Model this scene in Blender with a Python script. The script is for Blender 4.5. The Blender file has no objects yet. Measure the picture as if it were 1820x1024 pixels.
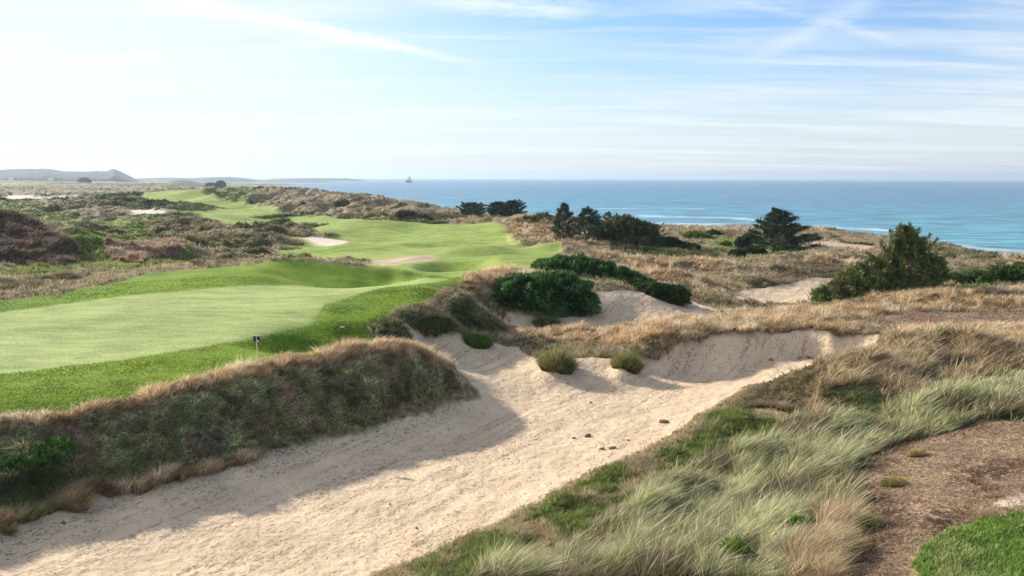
import bpy, math, random
import numpy as np
from mathutils import Matrix, Vector
random.seed(7); RNG = np.random.default_rng(7)
SC = bpy.context.scene
COL = SC.collection
R = math.radians
# ------------------------------------------------------------------ camera geometry
F = 1428.0; W0, H0 = 1820.0, 1024.0
CAMZ = 11.0; SEA = -8.0
HOR = 316.0                                    # true horizon row at the picture's middle column
PITCH = math.atan((512 - HOR) / F); ROLL = math.atan(0.0029)
fw = np.array([0, math.cos(PITCH), -math.sin(PITCH)])
up0 = np.array([0, math.sin(PITCH), math.cos(PITCH)]); rt0 = np.array([1.0, 0, 0])
rt = math.cos(ROLL) * rt0 + math.sin(ROLL) * up0
up = math.cos(ROLL) * up0 - math.sin(ROLL) * rt0
CP = np.array([0, 0, CAMZ])

def raydir(u, v):
    d = F * fw + (u - W0 / 2) * rt - (v - H0 / 2) * up
    return d / d[1]
def PZ(u, v, z):
    d = raydir(u, v); t = (z - CAMZ) / d[2]; return CP + d * t
def PD(u, v, D):
    return CP + raydir(u, v) * D
def PH(u, D, z):
    d = raydir(u, 318.0); return np.array([d[0] * D, D, z])

# ------------------------------------------------------------------ numpy noise
_perm = RNG.permutation(512).astype(np.int64); _perm = np.concatenate([_perm, _perm])
_g = RNG.uniform(0, 2 * np.pi, 512); _gx, _gy = np.cos(_g), np.sin(_g)
def noise(x, y):
    xi = np.floor(x).astype(np.int64); yi = np.floor(y).astype(np.int64)
    xf = x - xi; yf = y - yi
    a = xf * xf * xf * (xf * (xf * 6 - 15) + 10); b = yf * yf * yf * (yf * (yf * 6 - 15) + 10)
    def gr(ix, iy, dx, dy):
        h = _perm[(_perm[ix & 511] + iy) & 511]
        return _gx[h] * dx + _gy[h] * dy
    n00 = gr(xi, yi, xf, yf); n10 = gr(xi + 1, yi, xf - 1, yf)
    n01 = gr(xi, yi + 1, xf, yf - 1); n11 = gr(xi + 1, yi + 1, xf - 1, yf - 1)
    return ((n00 * (1 - a) + n10 * a) * (1 - b) + (n01 * (1 - a) + n11 * a) * b) * 1.5
def fbm(x, y, o=4, s=0.0):
    t = 0; a = 1.0; n = 0
    for k in range(o):
        t = t + a * noise(x * 2 ** k + 17.3 * k + s, y * 2 ** k - 9.1 * k + s * 1.7); n += a; a *= 0.5
    return t / n * 1.4
def sst(a, b, x):
    t = np.clip((x - a) / (b - a), 0, 1); return t * t * (3 - 2 * t)

# ------------------------------------------------------------------ terrain control lines
pts = []
def add(line, kind, step=0.035):
    ws = [(PZ if kind == 'z' else PD if kind == 'd' else PH)(*p) for p in line]
    for i, w in enumerate(ws):
        pts.append(w)
        if i + 1 < len(ws) and kind != 'h':
            n = ws[i + 1]; L = np.hypot(*(n - w)[:2]); d = np.hypot(*w[:2])
            k = int(L / (d * step))
            for j in range(1, k + 1):
                pts.append(w + (n - w) * j / (k + 1))
def one(kind, *ps):
    for p in ps: add([p], kind)
# near bunker floor
add([(0,995,.05),(200,945,.05),(400,880,.05),(600,810,.05),(750,755,.05),(858,712,.1)],'z')
one('z',(300,1024,-.1),(600,920,-.1),(800,850,-.1),(900,800,-.1),(1000,730,-.05),(1100,740,-.05),(1250,690,0),(1380,655,0.05),(450,960,-.05),
    (930,740,0),(900,690,.15),(870,665,.25))
add([(640,1024,.1),(760,985,.1),(860,945,.15),(930,900,.15),(1040,850,.2),(1180,785,.25),(1260,730,.3),(1330,690,.3),(1400,665,.3),(1480,650,.35)],'z')
add([(0,940,.5),(60,912,.5),(130,890,.45),(200,868,.45),(330,848,.4),(430,822,.4),(560,785,.35),(700,748,.3),(800,722,.25),(845,708,.2)],'z')
add([(0,752,2.5),(130,735,2.6),(260,710,2.7),(400,672,2.8),(480,652,2.85),(560,637,2.95),(650,617,3.0),(720,612,2.95),(770,625,2.5),(800,648,1.8),(825,672,1.0),(845,695,.4)],'z')
add([(0,850,25.0),(130,818,26.4),(260,788,27.8),(400,750,30.2),(560,708,33.2),(700,678,35.8)],'d')
one('z',(800,640,.6),(760,605,1.4),(880,640,.4),(930,605,1.0),(860,615,1.0))
one('h',(720,42,1.4),(690,41,2.0),(780,43,.9))
# turf by the near bank, putting green
one('z',(0,700,2.85),(0,665,2.9),(200,650,2.95),(200,690,2.9),(350,620,3),(350,655,2.9),(450,600,3.05),(500,585,3.15),(600,575,3.1),
    (500,628,2.75),(560,612,2.5),(620,598,2.5),(655,592,2.55),(650,560,3.1),(0,600,3.1),(0,560,3.3),(200,540,3.4),(400,560,3.3),(200,590,3.15),
    (300,510,3.6),(500,540,3.4),(600,530,3.4),(0,532,3.4),(100,523,3.5),(200,505,3.6))
add([(250,487,3.8),(350,475,4.0),(450,467,4.15),(520,466,4.2),(600,469,4.1),(680,477,3.85),(760,487,3.6),(820,491,3.5)],'z')
add([(400,512,3.45),(500,506,3.25),(600,503,3.1),(700,497,3.1),(760,493,3.3)],'z')
one('z',(560,495,3.4),(620,488,3.6),(640,523,3.55),(720,510,3.6),(790,500,3.6),(700,545,3.25),(780,520,3.4),(640,550,3.2))
# hummocks at the green's right shoulder
add([(655,585,2.7),(690,573,2.75),(715,583,2.4),(735,604,1.8)],'z')
add([(700,560,3.0),(740,548,3.15),(780,560,2.75),(810,585,1.95),(828,602,1.3)],'z')
add([(780,532,3.3),(812,521,3.6),(850,545,2.8),(880,572,1.9),(905,592,1.2)],'z')
one('z',(745,588,1.95),(770,598,1.6),(690,600,2.0))
one('h',(850,54.5,1.8),(890,54.3,1.1))
add([(820,505,3.6),(880,483,4.0),(940,487,3.8),(990,500,3.2)],'z')
one('z',(960,577,.8),(900,577,.9),(1060,572,.8),(1080,545,1.7),(1100,525,2.3),(1050,530,2.2),(1200,558,1.1),(1250,566,.9),(1130,574,.7),(1160,530,2.0))
add([(960,470,3.2),(1000,476,3.0),(1060,485,2.9),(1110,495,2.7),(1150,507,2.3),(1190,525,1.7),(1215,545,1.2)],'z')
# strip between the bunkers
add([(900,602,.9),(1000,588,1.05),(1060,584,1.15),(1130,580,1.25),(1200,571,1.45),(1300,566,1.6),(1400,566,1.7),(1500,562,1.7)],'z')
add([(960,615,.8),(1050,612,.85),(1140,622,1.0),(1170,612,1.25),(1230,600,1.4),(1300,589,1.6),(1400,583,1.7),(1450,588,1.6),(1480,600,1.4),(1520,598,1.4),(1560,592,1.6)],'z')
add([(1160,652,.1),(1230,646,.1),(1310,641,.15),(1400,637,.25),(1450,632,.3),(1500,630,.4)],'z')
one('z',(990,650,.75),(960,655,.5),(1030,650,.55),(955,682,.05),(1060,676,.05),(935,645,.4),(1110,650,.75),(1085,660,.35),(1150,655,.2),(1075,636,.75),(1120,676,0),(1010,670,.2),
    (1040,636,.7))
# right foreground
add([(1400,655,.8),(1450,642,1.5),(1490,634,1.9),(1530,635,2.05),(1570,648,1.9),(1620,672,1.5)],'z')
one('h',(1460,46,.4),(1530,45.5,.8))
one('z',(1450,735,.8),(1530,745,.9),(1380,700,.6),(1300,730,.55),(1250,765,.55),(1550,700,1.4),(1450,690,1.3))
add([(1575,618,1.5),(1605,603,1.9),(1645,598,2.1),(1700,612,2.0),(1760,638,1.6)],'z')
one('z',(1650,685,1.0),(1720,675,1.15),(1600,578,1.7),(1700,568,1.7),(1820,562,1.75),(1820,605,1.6),(1820,650,1.6),(1640,640,1.7))
one('z',(1500,547,1.6),(1600,532,1.9),(1700,517,2.1),(1820,515,2.15),(1560,562,1.5),(1700,555,1.5),(1820,555,1.6))
one('z',(1820,720,2.2),(1700,780,1.9),(1820,800,2.4),(1500,850,1.6),(1300,900,1.3),(1100,900,1.0),(1000,950,.8),(900,1024,.9),(1200,1024,1.5),
    (1500,1024,2.0),(1820,1024,2.6),(1820,900,2.6),(1600,900,2.1),(1400,790,1.0),(1200,835,.8),(1600,730,1.35),(1700,700,1.5),(1300,810,.9))
one('h',(900,14,1.3),(1500,12,2.4),(1820,12,2.9),(300,17,0),(0,17,.3),(600,14,.7),(-300,20,1.5),(-300,30,3),(-300,60,3.6),(2150,30,2.6),(2150,60,1.6),(910,4,2.5),(0,6,1.5),(1820,6,3))
# mid right
add([(1080,458,1.7),(1150,458,1.75),(1200,463,1.6),(1300,466,1.4),(1400,462,1.3),(1520,458,1.2)],'z')
add([(1120,482,1.7),(1180,486,1.6),(1250,500,1.4),(1300,527,1.0)],'z')
one('z',(1180,478,1.2),(1250,484,.9),(1320,528,.3),(1400,537,.1),(1480,505,.2),(1400,512,.3),(1460,525,.1),(1340,512,.5),(1300,505,.8),(1350,494,1.1),(1440,487,1.0),(1500,488,.8),
    (1300,548,1.0),(1400,552,1.2),(1450,550,1.2),(1560,520,1.0),(1375,456,.3),(1300,440,0),(1440,432,-.3),(1500,440,-.2))
add([(1180,412,-2.0),(1300,411,-2.1),(1400,412,-2.2),(1500,418,-2.2),(1560,426,-2.3),(1650,436,-2.5),(1710,441,-2.6),(1755,453,-3),(1820,457,-3)],'z')
one('h',(1180,222,-7.5),(1300,220,-7.5),(1400,218,-7.5),(1500,199,-7.5),(1560,190,-7.5),(1650,178,-7.5),(1710,172,-7.5),(1755,163,-7.5),(1820,160,-7.5),(2000,150,-7.5),(2000,128,-2.5),
    (1180,250,-9.5),(1400,245,-9.5),(1600,212,-9.5),(1820,185,-9.5),(2100,170,-9.5))
one('z',(1700,462,-1),(1600,460,-.5),(1820,482,.2),(1700,492,.9),(1250,430,.2),(1200,425,.3),(1600,500,.6))
# centre far
one('h',(450,78,2.3),(600,78,1.8),(700,74,2.0),(300,70,3.4),(800,66,3.0))
one('d',(560,464,95),(640,467,90))
add([(690,466,1.7),(730,460,2.1),(765,454,2.3),(790,458,2.1)],'z')
one('z',(800,484,1.6),(850,482,1.7),(900,462,1.7),(900,478,2.0),(980,452,1.9),(940,470,2.2),(1000,437,2.1),(700,430,1.2),(600,445,1.2),(850,412,1.7),(885,401,2.6),(920,402,2.6),
    (800,408,1.4),(700,402,1),(600,397,1),(500,390,1),(450,370,1),(350,352,1.2),(320,344,1.3),(590,430,.8),(560,385,1),(850,440,1.3),(780,430,1.2),(500,430,1.2),(960,430,1.8))
add([(480,408,145),(520,404,143),(560,410,140),(600,420,136)],'d')
add([(900,393,150),(930,384,150),(960,381,150),(1000,386,148),(1030,400,145)],'d')
one('z',(930,428,2.0),(1000,428,2.1),(1050,440,1.6),(1120,452,1.3),(1050,420,2.2))
add([(380,347,420),(470,343,400),(560,346,360),(650,353,300),(750,367,240),(850,382,205),(930,390,192),(1040,401,196),(1180,411,205)],'d')
one('h',(340,700,2),(400,470,0),(470,450,-6),(560,400,-6),(650,340,-6),(750,280,-7),(850,240,-7.5),(930,222,-7.5),(1040,222,-7.5),
    (470,520,-9.5),(650,420,-9.5),(850,290,-9.5),(1040,260,-9.5),(420,700,-7),(445,900,-9.5),(400,1100,-5),(430,1500,-9.5),(380,2000,-4),(430,2600,-9.5),(330,1200,1.5),(300,2500,2))
for u in (600, 900, 1200, 1500, 1820, 2150):
    one('h',(u,600,-12),(u,1500,-14),(u,5000,-15))
one('h',(0,1500,2),(0,3500,3),(200,1500,2),(250,3500,3),(-400,300,3),(-400,1000,3),(-400,3000,3),(440,5000,-12))
one('z',(0,336,2),(200,337,2.2),(100,345,2),(250,352,1.8),(0,352,2.2))
# left dunes
add([(0,393,78),(60,410,76),(110,438,74),(165,462,72)],'d')
one('d',(0,470,64),(0,500,56),(80,480,64),(-60,385,80))
one('z',(200,440,2.0),(300,440,2.0),(400,440,1.8),(300,402,2),(400,405,1.8),(200,380,2.2),(100,400,1.6),(50,378,2.4),(150,420,1.6))
one('d',(200,468,70),(300,459,75),(400,459,80),(500,461,90))
pts = np.array(pts)

# multiquadric interpolation in (azimuth, log range)
def lp(x, y): return np.arctan2(x, y), np.log(np.hypot(x, y))
pa, pl = lp(pts[:, 0], pts[:, 1]); n = len(pts)
print('control points', n)
CC = 0.006 ** 2
K = -np.sqrt((pa[:, None] - pa) ** 2 + (pl[:, None] - pl) ** 2 + CC)
K += np.eye(n) * 0.0012
Pm = np.stack([np.ones(n), pa, pl], 1)
A = np.zeros((n + 3, n + 3)); A[:n, :n] = K; A[:n, n:] = Pm; A[n:, :n] = Pm.T
wts = np.linalg.solve(A, np.concatenate([pts[:, 2], np.zeros(3)]))
ca = np.linspace(R(-50), R(50), 640)
clr = np.linspace(math.log(3.5), math.log(9000), 1000)
CZ = np.zeros((len(clr), len(ca)), np.float32)
fa, fl, fwt = pa.astype(np.float32), pl.astype(np.float32), wts.astype(np.float32)
for i, l in enumerate(clr.astype(np.float32)):
    q = -np.sqrt((ca[:, None].astype(np.float32) - fa) ** 2 + (l - fl) ** 2 + np.float32(CC))
    CZ[i] = q @ fwt[:n] + fwt[n] + fwt[n + 1] * ca + fwt[n + 2] * l
CZ = np.clip(CZ, -16, 12)
def blur(Z, k):
    ker = np.exp(-0.5 * (np.arange(-3 * k, 3 * k + 1) / k) ** 2); ker /= ker.sum()
    P = np.pad(Z, ((3 * k, 3 * k), (0, 0)), 'edge'); Z = sum(ker[i] * P[i:i + Z.shape[0]] for i in range(len(ker)))
    P = np.pad(Z, ((0, 0), (3 * k, 3 * k)), 'edge'); return sum(ker[i] * P[:, i:i + Z.shape[1]] for i in range(len(ker)))
CZ = blur(CZ, 1)
def bil(G, ax, lx, a, l):
    fi = np.clip((l - lx[0]) / (lx[1] - lx[0]), 0, len(lx) - 1.001); fj = np.clip((a - ax[0]) / (ax[1] - ax[0]), 0, len(ax) - 1.001)
    i = fi.astype(int); j = fj.astype(int); di = fi - i; dj = fj - j
    return (G[i, j] * (1 - dj) + G[i, j + 1] * dj) * (1 - di) + (G[i + 1, j] * (1 - dj) + G[i + 1, j + 1] * dj) * di
def Zb(x, y):
    a, l = lp(x, y); return bil(CZ, ca, clr, a, l)

def cast(u, v, Zf=Zb):
    """first point of the ground seen through this pixel"""
    d = raydir(u, v); D = np.exp(np.arange(math.log(8), math.log(8000), 0.0015))
    x = d[0] * D; z = CAMZ + d[2] * D
    h = z - Zf(x, D); k = np.argmax(h < 0)
    if h[k] >= 0: k = len(D) - 1
    return np.array([x[k], D[k], Zf(x[k:k + 1], D[k:k + 1])[0]])

def seg_dist(x, y, poly, closed=True):
    """distance to polyline and inside flag"""
    m = len(poly); d2 = np.full(x.shape, 1e12); ins = np.zeros(x.shape, bool)
    for i in range(m if closed else m - 1):
        ax, ay = poly[i][0], poly[i][1]; bx, by = poly[(i + 1) % m][0], poly[(i + 1) % m][1]
        ex, ey = bx - ax, by - ay; L = ex * ex + ey * ey + 1e-9
        t = np.clip(((x - ax) * ex + (y - ay) * ey) / L, 0, 1)
        d2 = np.minimum(d2, (x - ax - t * ex) ** 2 + (y - ay - t * ey) ** 2)
        if closed:
            c = ((ay > y) != (by > y)) & (x < ex * (y - ay) / (ey if abs(ey) > 1e-9 else 1e-9) + ax); ins ^= c
    return np.sqrt(d2), ins

# ------------------------------------------------------------------ ground styles
# name: (ground colour a, ground colour b, blade colours, blade height, coverage)
ST = {
 'dune':    ((.33,.245,.155),(.22,.175,.10),[(.48,.39,.23),(.38,.30,.17),(.22,.22,.09),(.44,.34,.23)],.36,1.0),
 'turf':    ((.21,.31,.028),(.125,.215,.022),[(.24,.34,.04),(.33,.40,.07),(.15,.23,.03)],.07,0),
 'green':   ((.38,.44,.15),(.32,.39,.125),[],0,0),
 'fairway': ((.33,.39,.10),(.23,.31,.06),[],0,0),
 'sand':    ((.70,.53,.355),(.61,.46,.305),[],0,0),
 'lawn':    ((.13,.20,.03),(.10,.15,.025),[(.19,.30,.055),(.27,.37,.09),(.13,.22,.04),(.36,.40,.16)],.17,1),
 'whitesand':((.80,.68,.55),(.74,.62,.50),[],0,0),
 'dirt':    ((.38,.255,.165),(.24,.155,.10),[(.52,.40,.26),(.36,.26,.16),(.16,.10,.06)],.09,.35),
 'marram':  ((.10,.095,.045),(.13,.105,.055),[(.44,.44,.23),(.30,.33,.14),(.56,.49,.31),(.13,.17,.055),(.24,.29,.10),(.46,.36,.22),(.17,.15,.08)],.63,1.5),
 'lush':    ((.06,.09,.02),(.10,.09,.04),[(.19,.235,.06),(.28,.31,.10),(.07,.11,.025),(.12,.17,.04),(.36,.34,.16),(.42,.34,.20)],.34,1.5),
 'tan':     ((.27,.185,.10),(.20,.14,.075),[(.68,.52,.32),(.54,.38,.21),(.36,.24,.13),(.74,.61,.41)],.48,1.5),
 'rust':    ((.16,.11,.065),(.12,.09,.045),[(.46,.34,.21),(.30,.20,.12),(.18,.18,.07),(.60,.48,.31),(.38,.27,.17)],.62,1.5),
 'heath':   ((.17,.12,.085),(.12,.115,.055),[(.28,.22,.13),(.15,.18,.065),(.35,.28,.17),(.20,.16,.10),(.46,.37,.23)],.38,1.4),
 'bank':    ((.26,.20,.13),(.16,.16,.07),[(.28,.24,.13),(.52,.41,.27),(.78,.66,.47),(.27,.38,.11),(.42,.34,.21),(.34,.45,.14),(.86,.76,.58),(.22,.32,.09),(.48,.37,.25)],.27,1.4),
 'darkheath': ((.12,.085,.06),(.10,.075,.05),[(.20,.145,.105),(.15,.105,.08),(.26,.19,.13),(.12,.12,.05)],.40,1),
 'fringe':  ((.34,.26,.16),(.26,.22,.11),[(.52,.42,.27),(.40,.38,.17),(.48,.34,.22)],.20,1),
 'weeds':   ((.08,.10,.035),(.10,.09,.045),[(.15,.18,.07),(.26,.29,.12),(.11,.13,.055),(.50,.42,.26),(.20,.23,.11)],.42,1.4),
 'pinkgrass':((.24,.165,.11),(.20,.14,.09),[(.42,.30,.21),(.36,.25,.18),(.46,.36,.25)],.6,1.3),
 'scrub':   ((.085,.11,.035),(.13,.115,.055),[(.10,.14,.045),(.075,.11,.03),(.22,.19,.09)],.45,1.0),
 'path':    ((.58,.45,.32),(.50,.38,.26),[],0,0),
 'moss':    ((.19,.25,.055),(.25,.22,.10),[(.20,.28,.06),(.32,.33,.11)],.25,.8),
}
SN = list(ST)
ZN = []     # (style, world polygon)
def zone(s, *uv): ZN.append((s, [cast(u + (300 if u >= 1825 else -200 if u <= -60 else 0), v) for u, v in uv]))
zone('moss',(60,372),(110,385),(220,400),(300,425),(290,440),(200,440),(120,425),(60,400),(0,392),(0,380))
zone('moss',(0,362),(60,362),(60,372),(0,378))
zone('pinkgrass',(175,450),(200,441),(250,436),(290,440),(345,446),(320,458),(270,463),(240,472),(195,466))
zone('darkheath',(-60,385),(0,391),(60,410),(120,440),(165,464),(100,470),(0,462),(-60,460))
zone('scrub',(150,345),(215,343),(330,365),(310,372),(200,368),(150,362))
zone('scrub',(700,382),(745,378),(790,400),(780,408),(700,404))
zone('fairway',(245,353),(290,344),(340,342),(378,348),(400,357),(450,364),(500,374),(560,387),(640,395),(700,402),(760,409),(800,406),(880,399),(898,405),(925,430),(990,432),(1000,446),(985,458),(960,475),(900,483),(850,487),(800,488),(770,480),(766,456),(700,463),(640,465),(560,462),(500,456),(480,442),(500,428),(545,416),(480,402),(440,400),(400,405),(380,395),(350,382),(300,377),(330,367),(270,358))
zone('heath',(430,404),(480,401),(520,402),(560,411),(600,420),(560,423),(500,420),(440,414))
ZN.append(('fairway', [PH(u_, d_, 0) for u_, d_ in ((640,62),(640,83),(690,86),(768,88),(768,97),(790,100),(900,95),(965,92),(965,66),(870,62),(810,58),(700,58))]))
ZN.append(('path', [PH(u_, d_, 0) for u_, d_ in ((655,86),(660,92),(700,93),(755,93),(770,90),(762,86.5),(700,84))]))
zone('turf',(-80,775),(0,752),(130,733),(260,709),(400,669),(480,649),(560,634),(640,616),(680,604),(655,592),(655,582),(690,566),(705,550),(760,538),(785,520),(815,500),(822,493),(760,489),(680,479),(600,471),(520,468),(450,469),(350,477),(250,489),(200,505),(150,513),(100,525),(0,535),(-80,545))
zone('green',(-80,680),(0,667),(100,655),(200,643),(330,622),(450,600),(520,585),(555,575),(565,558),(580,540),(640,522),(720,508),(800,495),(760,494),(700,499),(600,505),(500,507),(420,509),(300,518),(200,530),(100,542),(0,553),(-80,560))
zone('sand',(-60,1040),(-60,965),(0,945),(60,915),(130,892),(200,870),(330,850),(430,824),(560,787),(700,750),(800,724),(850,707),(838,686),(815,660),(790,640),(745,618),(715,604),(725,592),(705,582),(715,574),(760,588),(800,603),(830,608),(880,612),(925,618),(960,640),(1000,632),(1075,636),(1140,628),(1175,614),(1235,602),(1300,591),(1400,585),(1445,590),(1478,604),(1515,600),(1560,592),(1552,610),(1530,632),(1480,650),(1400,668),(1330,692),(1260,732),(1180,785),(1040,852),(930,902),(860,946),(760,987),(640,1030),(600,1060))
zone('sand',(862,555),(900,570),(940,590),(985,590),(1060,584),(1130,579),(1200,570),(1260,562),(1300,560),(1260,545),(1220,530),(1190,540),(1150,520),(1100,514),(1060,520),(1060,560),(1000,575),(900,560))
zone('sand',(1305,522),(1340,512),(1370,508),(1400,498),(1440,488),(1492,490),(1480,508),(1455,528),(1440,538),(1400,542),(1350,538),(1310,530))
zone('whitesand',(548,425),(570,422),(633,427),(628,433),(600,436),(565,433))
zone('whitesand',(210,372),(235,368),(300,380),(265,387),(235,382))
zone('whitesand',(0,349),(60,348),(140,352),(100,356),(60,360),(0,358))
zone('path',(1435,430),(1480,431),(1555,438),(1550,444),(1500,440),(1440,437))
zone('tan',(890,598),(960,590),(1060,583),(1130,578),(1200,568),(1300,562),(1440,545),(1520,545),(1600,525),(1700,515),(1840,512),(1840,548),(1700,552),(1560,560),(1500,575),(1580,590),(1640,578),(1840,575),(1840,640),(1760,640),(1700,610),(1640,598),(1600,602),(1560,592),(1520,598),(1478,603),(1445,589),(1400,584),(1300,590),(1235,601),(1175,613),(1140,626),(1050,610),(960,606),(890,606))
zone('rust',(1555,606),(1600,600),(1645,596),(1700,608),(1760,636),(1840,620),(1840,655),(1760,672),(1700,690),(1640,680),(1600,662),(1560,645),(1520,633),(1470,640),(1420,662),(1440,700),(1420,745),(1520,765),(1600,730),(1640,700),(1580,660))
zone('heath',(1330,690),(1400,667),(1440,655),(1440,700),(1400,735),(1330,725),(1290,735),(1240,745),(1265,728))
zone('lush',(1180,785),(1240,745),(1300,728),(1360,735),(1400,750),(1340,800),(1220,840),(1150,880),(1080,925),(1010,975),(900,1010),(800,1050),(620,1050),(640,1024),(760,986),(860,945),(930,900),(1040,851))
zone('fringe',(625,1040),(640,1024),(760,984),(860,943),(930,899),(1040,849),(1180,783),(1260,729),(1330,689),(1400,666),(1408,674),(1335,700),(1270,740),(1190,797),(1050,862),(940,915),(870,958),(770,1000),(660,1050))
zone('marram',(1400,750),(1520,765),(1640,700),(1760,672),(1840,640),(1840,740),(1700,765),(1620,795),(1560,820),(1520,850),(1500,900),(1440,940),(1380,1050),(800,1060),(900,1010),(1010,975),(1080,925),(1150,880),(1220,840),(1340,800))
zone('dirt',(1840,735),(1740,748),(1620,780),(1550,805),(1500,838),(1485,880),(1530,915),(1510,960),(1460,1060),(1700,1060),(1640,985),(1700,950),(1840,895))
zone('rust',(1380,1050),(1440,940),(1490,900),(1530,925),(1505,965),(1465,1060))
zone('weeds',(1440,712),(1490,700),(1550,698),(1600,715),(1570,745),(1520,765),(1440,748))  # shade of the knoll's front face put into the colour as darker green grass
zone('weeds',(1640,660),(1700,650),(1740,655),(1700,675),(1650,680))  # second knoll's front, its shade painted the same way
zone('fringe',(1275,1000),(1300,985),(1345,990),(1350,1030),(1290,1040))
zone('fringe',(1395,945),(1430,930),(1455,945),(1450,975),(1400,975))
zone('lawn',(1625,1040),(1645,985),(1695,952),(1755,922),(1850,890),(1900,1060),(1700,1080))
zone('path',(1755,893),(1790,884),(1840,870),(1840,893),(1790,903))
zone('dirt',(1555,566),(1620,556),(1700,556),(1830,556),(1830,575),(1700,573),(1600,578))
zone('tan',(820,503),(850,486),(900,480),(945,484),(950,495),(900,510),(860,535),(820,522))
zone('tan',(890,398),(930,391),(970,390),(1010,397),(1040,406),(1050,425),(1000,430),(925,428),(903,404))
zone('weeds',(-60,830),(0,800),(120,790),(150,840),(130,880),(60,905),(0,930),(-60,950))
zone('bank',(120,790),(0,800),(0,762),(120,745),(260,722),(400,690),(500,665),(600,645),(700,630),(770,640),(800,665),(838,690),(845,706),(800,722),(700,748),(560,785),(430,822),(330,846),(200,850),(150,850))
zone('tan',(-60,930),(0,925),(60,895),(130,868),(200,858),(330,838),(430,815),(450,822),(330,850),(200,871),(130,892),(60,915),(0,945),(-60,965))
zone('tan',(-60,758),(0,744),(130,730),(260,704),(400,666),(480,646),(560,631),(650,612),(720,610),(775,624),(805,652),(770,645),(700,636),(600,647),(500,668),(400,690),(260,720),(130,745),(0,762),(-60,775))
zone('fringe',(690,742),(740,718),(790,704),(825,692),(840,694),(848,706),(800,722),(700,750),(560,786),(500,802),(560,775),(640,757))
zone('weeds',(660,584),(690,572),(716,583),(735,604),(700,602),(670,592))
zone('weeds',(705,562),(740,549),(778,562),(810,588),(828,604),(790,600),(750,582),(715,572))
zone('weeds',(785,540),(812,524),(850,548),(880,574),(905,594),(860,600),(830,590),(800,560))
zone('heath',(1195,500),(1240,500),(1300,530),(1310,545),(1260,540),(1220,520))
zone('heath',(1340,480),(1400,470),(1490,470),(1520,480),(1480,490),(1440,489),(1380,508),(1340,512),(1320,500))
zone('scrub',(1120,430),(1200,430),(1260,445),(1290,465),(1150,460),(1100,455))
zone('lush',(1680,480),(1840,470),(1840,515),(1700,520),(1640,505))
zone('moss',(1240,412),(1330,425),(1400,440),(1440,455),(1300,460),(1260,430))
zone('tan',(1060,455),(1200,458),(1300,466),(1310,482),(1200,478),(1180,484),(1260,497),(1300,527),(1240,512),(1150,492),(1100,478))

# ------------------------------------------------------------------ dense terrain grid
AZD = np.linspace(R(-37), R(37), 1250)
AZ = np.concatenate([np.linspace(-np.pi, R(-52), 30), np.linspace(R(-50), R(-37.3), 60), AZD, np.linspace(R(37.3), R(50), 60), np.linspace(R(52), np.pi, 30)])
LR = np.concatenate([np.log(np.linspace(1, 14.9, 26)), np.arange(math.log(15), math.log(420), 0.0034), np.arange(math.log(424), math.log(11000), 0.012)])
AA, LL = np.meshgrid(AZ, LR)
RR = np.exp(LL); X = RR * np.sin(AA); Y = RR * np.cos(AA)
Z = bil(CZ, ca, clr, np.clip(AA, R(-50), R(50)), LL)
back = sst(R(50), R(75), np.abs(AA)); Z = Z * (1 - back) + back * np.where(AA > 0, -1.0, 2.5) * (RR < 60) + back * (RR >= 60) * np.where(AA > 0, -9.0, 2.5)
SG = np.full(X.shape, SN.index('dune')); EDGE = np.full(X.shape, 9.0)
wx = X + .10 * fbm(X * 1.6, Y * 1.6, 2, 44.) + RR * 0.010 * fbm(X / (RR ** .5) * 1.2, Y / (RR ** .5) * 1.2, 3, 3.0) ; wy = Y + .16 * fbm(X * 1.6, Y * 1.6, 2, 54.) + RR * 0.016 * fbm(X / (RR ** .5) * 1.2, Y / (RR ** .5) * 1.2, 3, 31.0)
SOFT = {'sand', 'dirt'}
sandw = np.zeros(X.shape); turfw = np.zeros(X.shape); dirtw = np.zeros(X.shape)
GC = np.zeros(X.shape + (3,)); 
n1 = fbm(X / 2.3, Y / 2.3, 4, 5.0); n2 = fbm(X / 9, Y / 9, 4, 8.0); n0 = fbm(X / .5, Y / .5, 3, 2.0)
big = fbm(X / 28, Y / 28, 3, 12.0)
def gcol(s):
    a, b = np.array(ST[s][0]), np.array(ST[s][1])
    if s in ('green', 'fairway', 'turf'): t = sst(-.6, .6, n2 * .8 + n1 * .35)
    elif s == 'sand': t = sst(-.6, .6, n1 + .4 * n0)
    else: t = sst(-.5, .5, n1 + .7 * n0)
    return a * (1 - t[..., None]) + b * t[..., None]
# open dunes: patches of heath, moss, bare sandy grass
GC[:] = gcol('dune')
def patch(style, m):
    global SG
    GC[:] = GC * (1 - m[..., None]) + gcol(style) * m[..., None]; SG = np.where(m > .5, SN.index(style), SG)
dn = fbm(X / (6 + RR * .05), Y / (10 + RR * .11), 4, 40.)
patch('heath', sst(.20, .40, dn) * (RR > 60)); 
patch('moss', sst(.22, .4, fbm(X / (9 + RR * .06), Y / (16 + RR * .12), 3, 77.)) * (AA < R(-12)) * (RR > 70))
patch('scrub', sst(.36, .5, fbm(X / 9, Y / 12, 3, 99.)) * (RR > 80) * (RR < 900)); patch('scrub', sst(.02, .25, fbm(X / 60, Y / 130, 4, 199.)) * sst(260, 420, RR) * (RR < 1900) * (AA < R(-14))); patch('scrub', .85 * sst(420, 600, RR) * (AA < R(-14)) * (sst(-.3, .1, fbm(X / 50, Y / 90, 3, 299.))))
patch('tan', sst(.25, .4, fbm(X / 14, Y / 18, 3, 55.)) * (AA > R(-3)) * (RR > 60))
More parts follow.
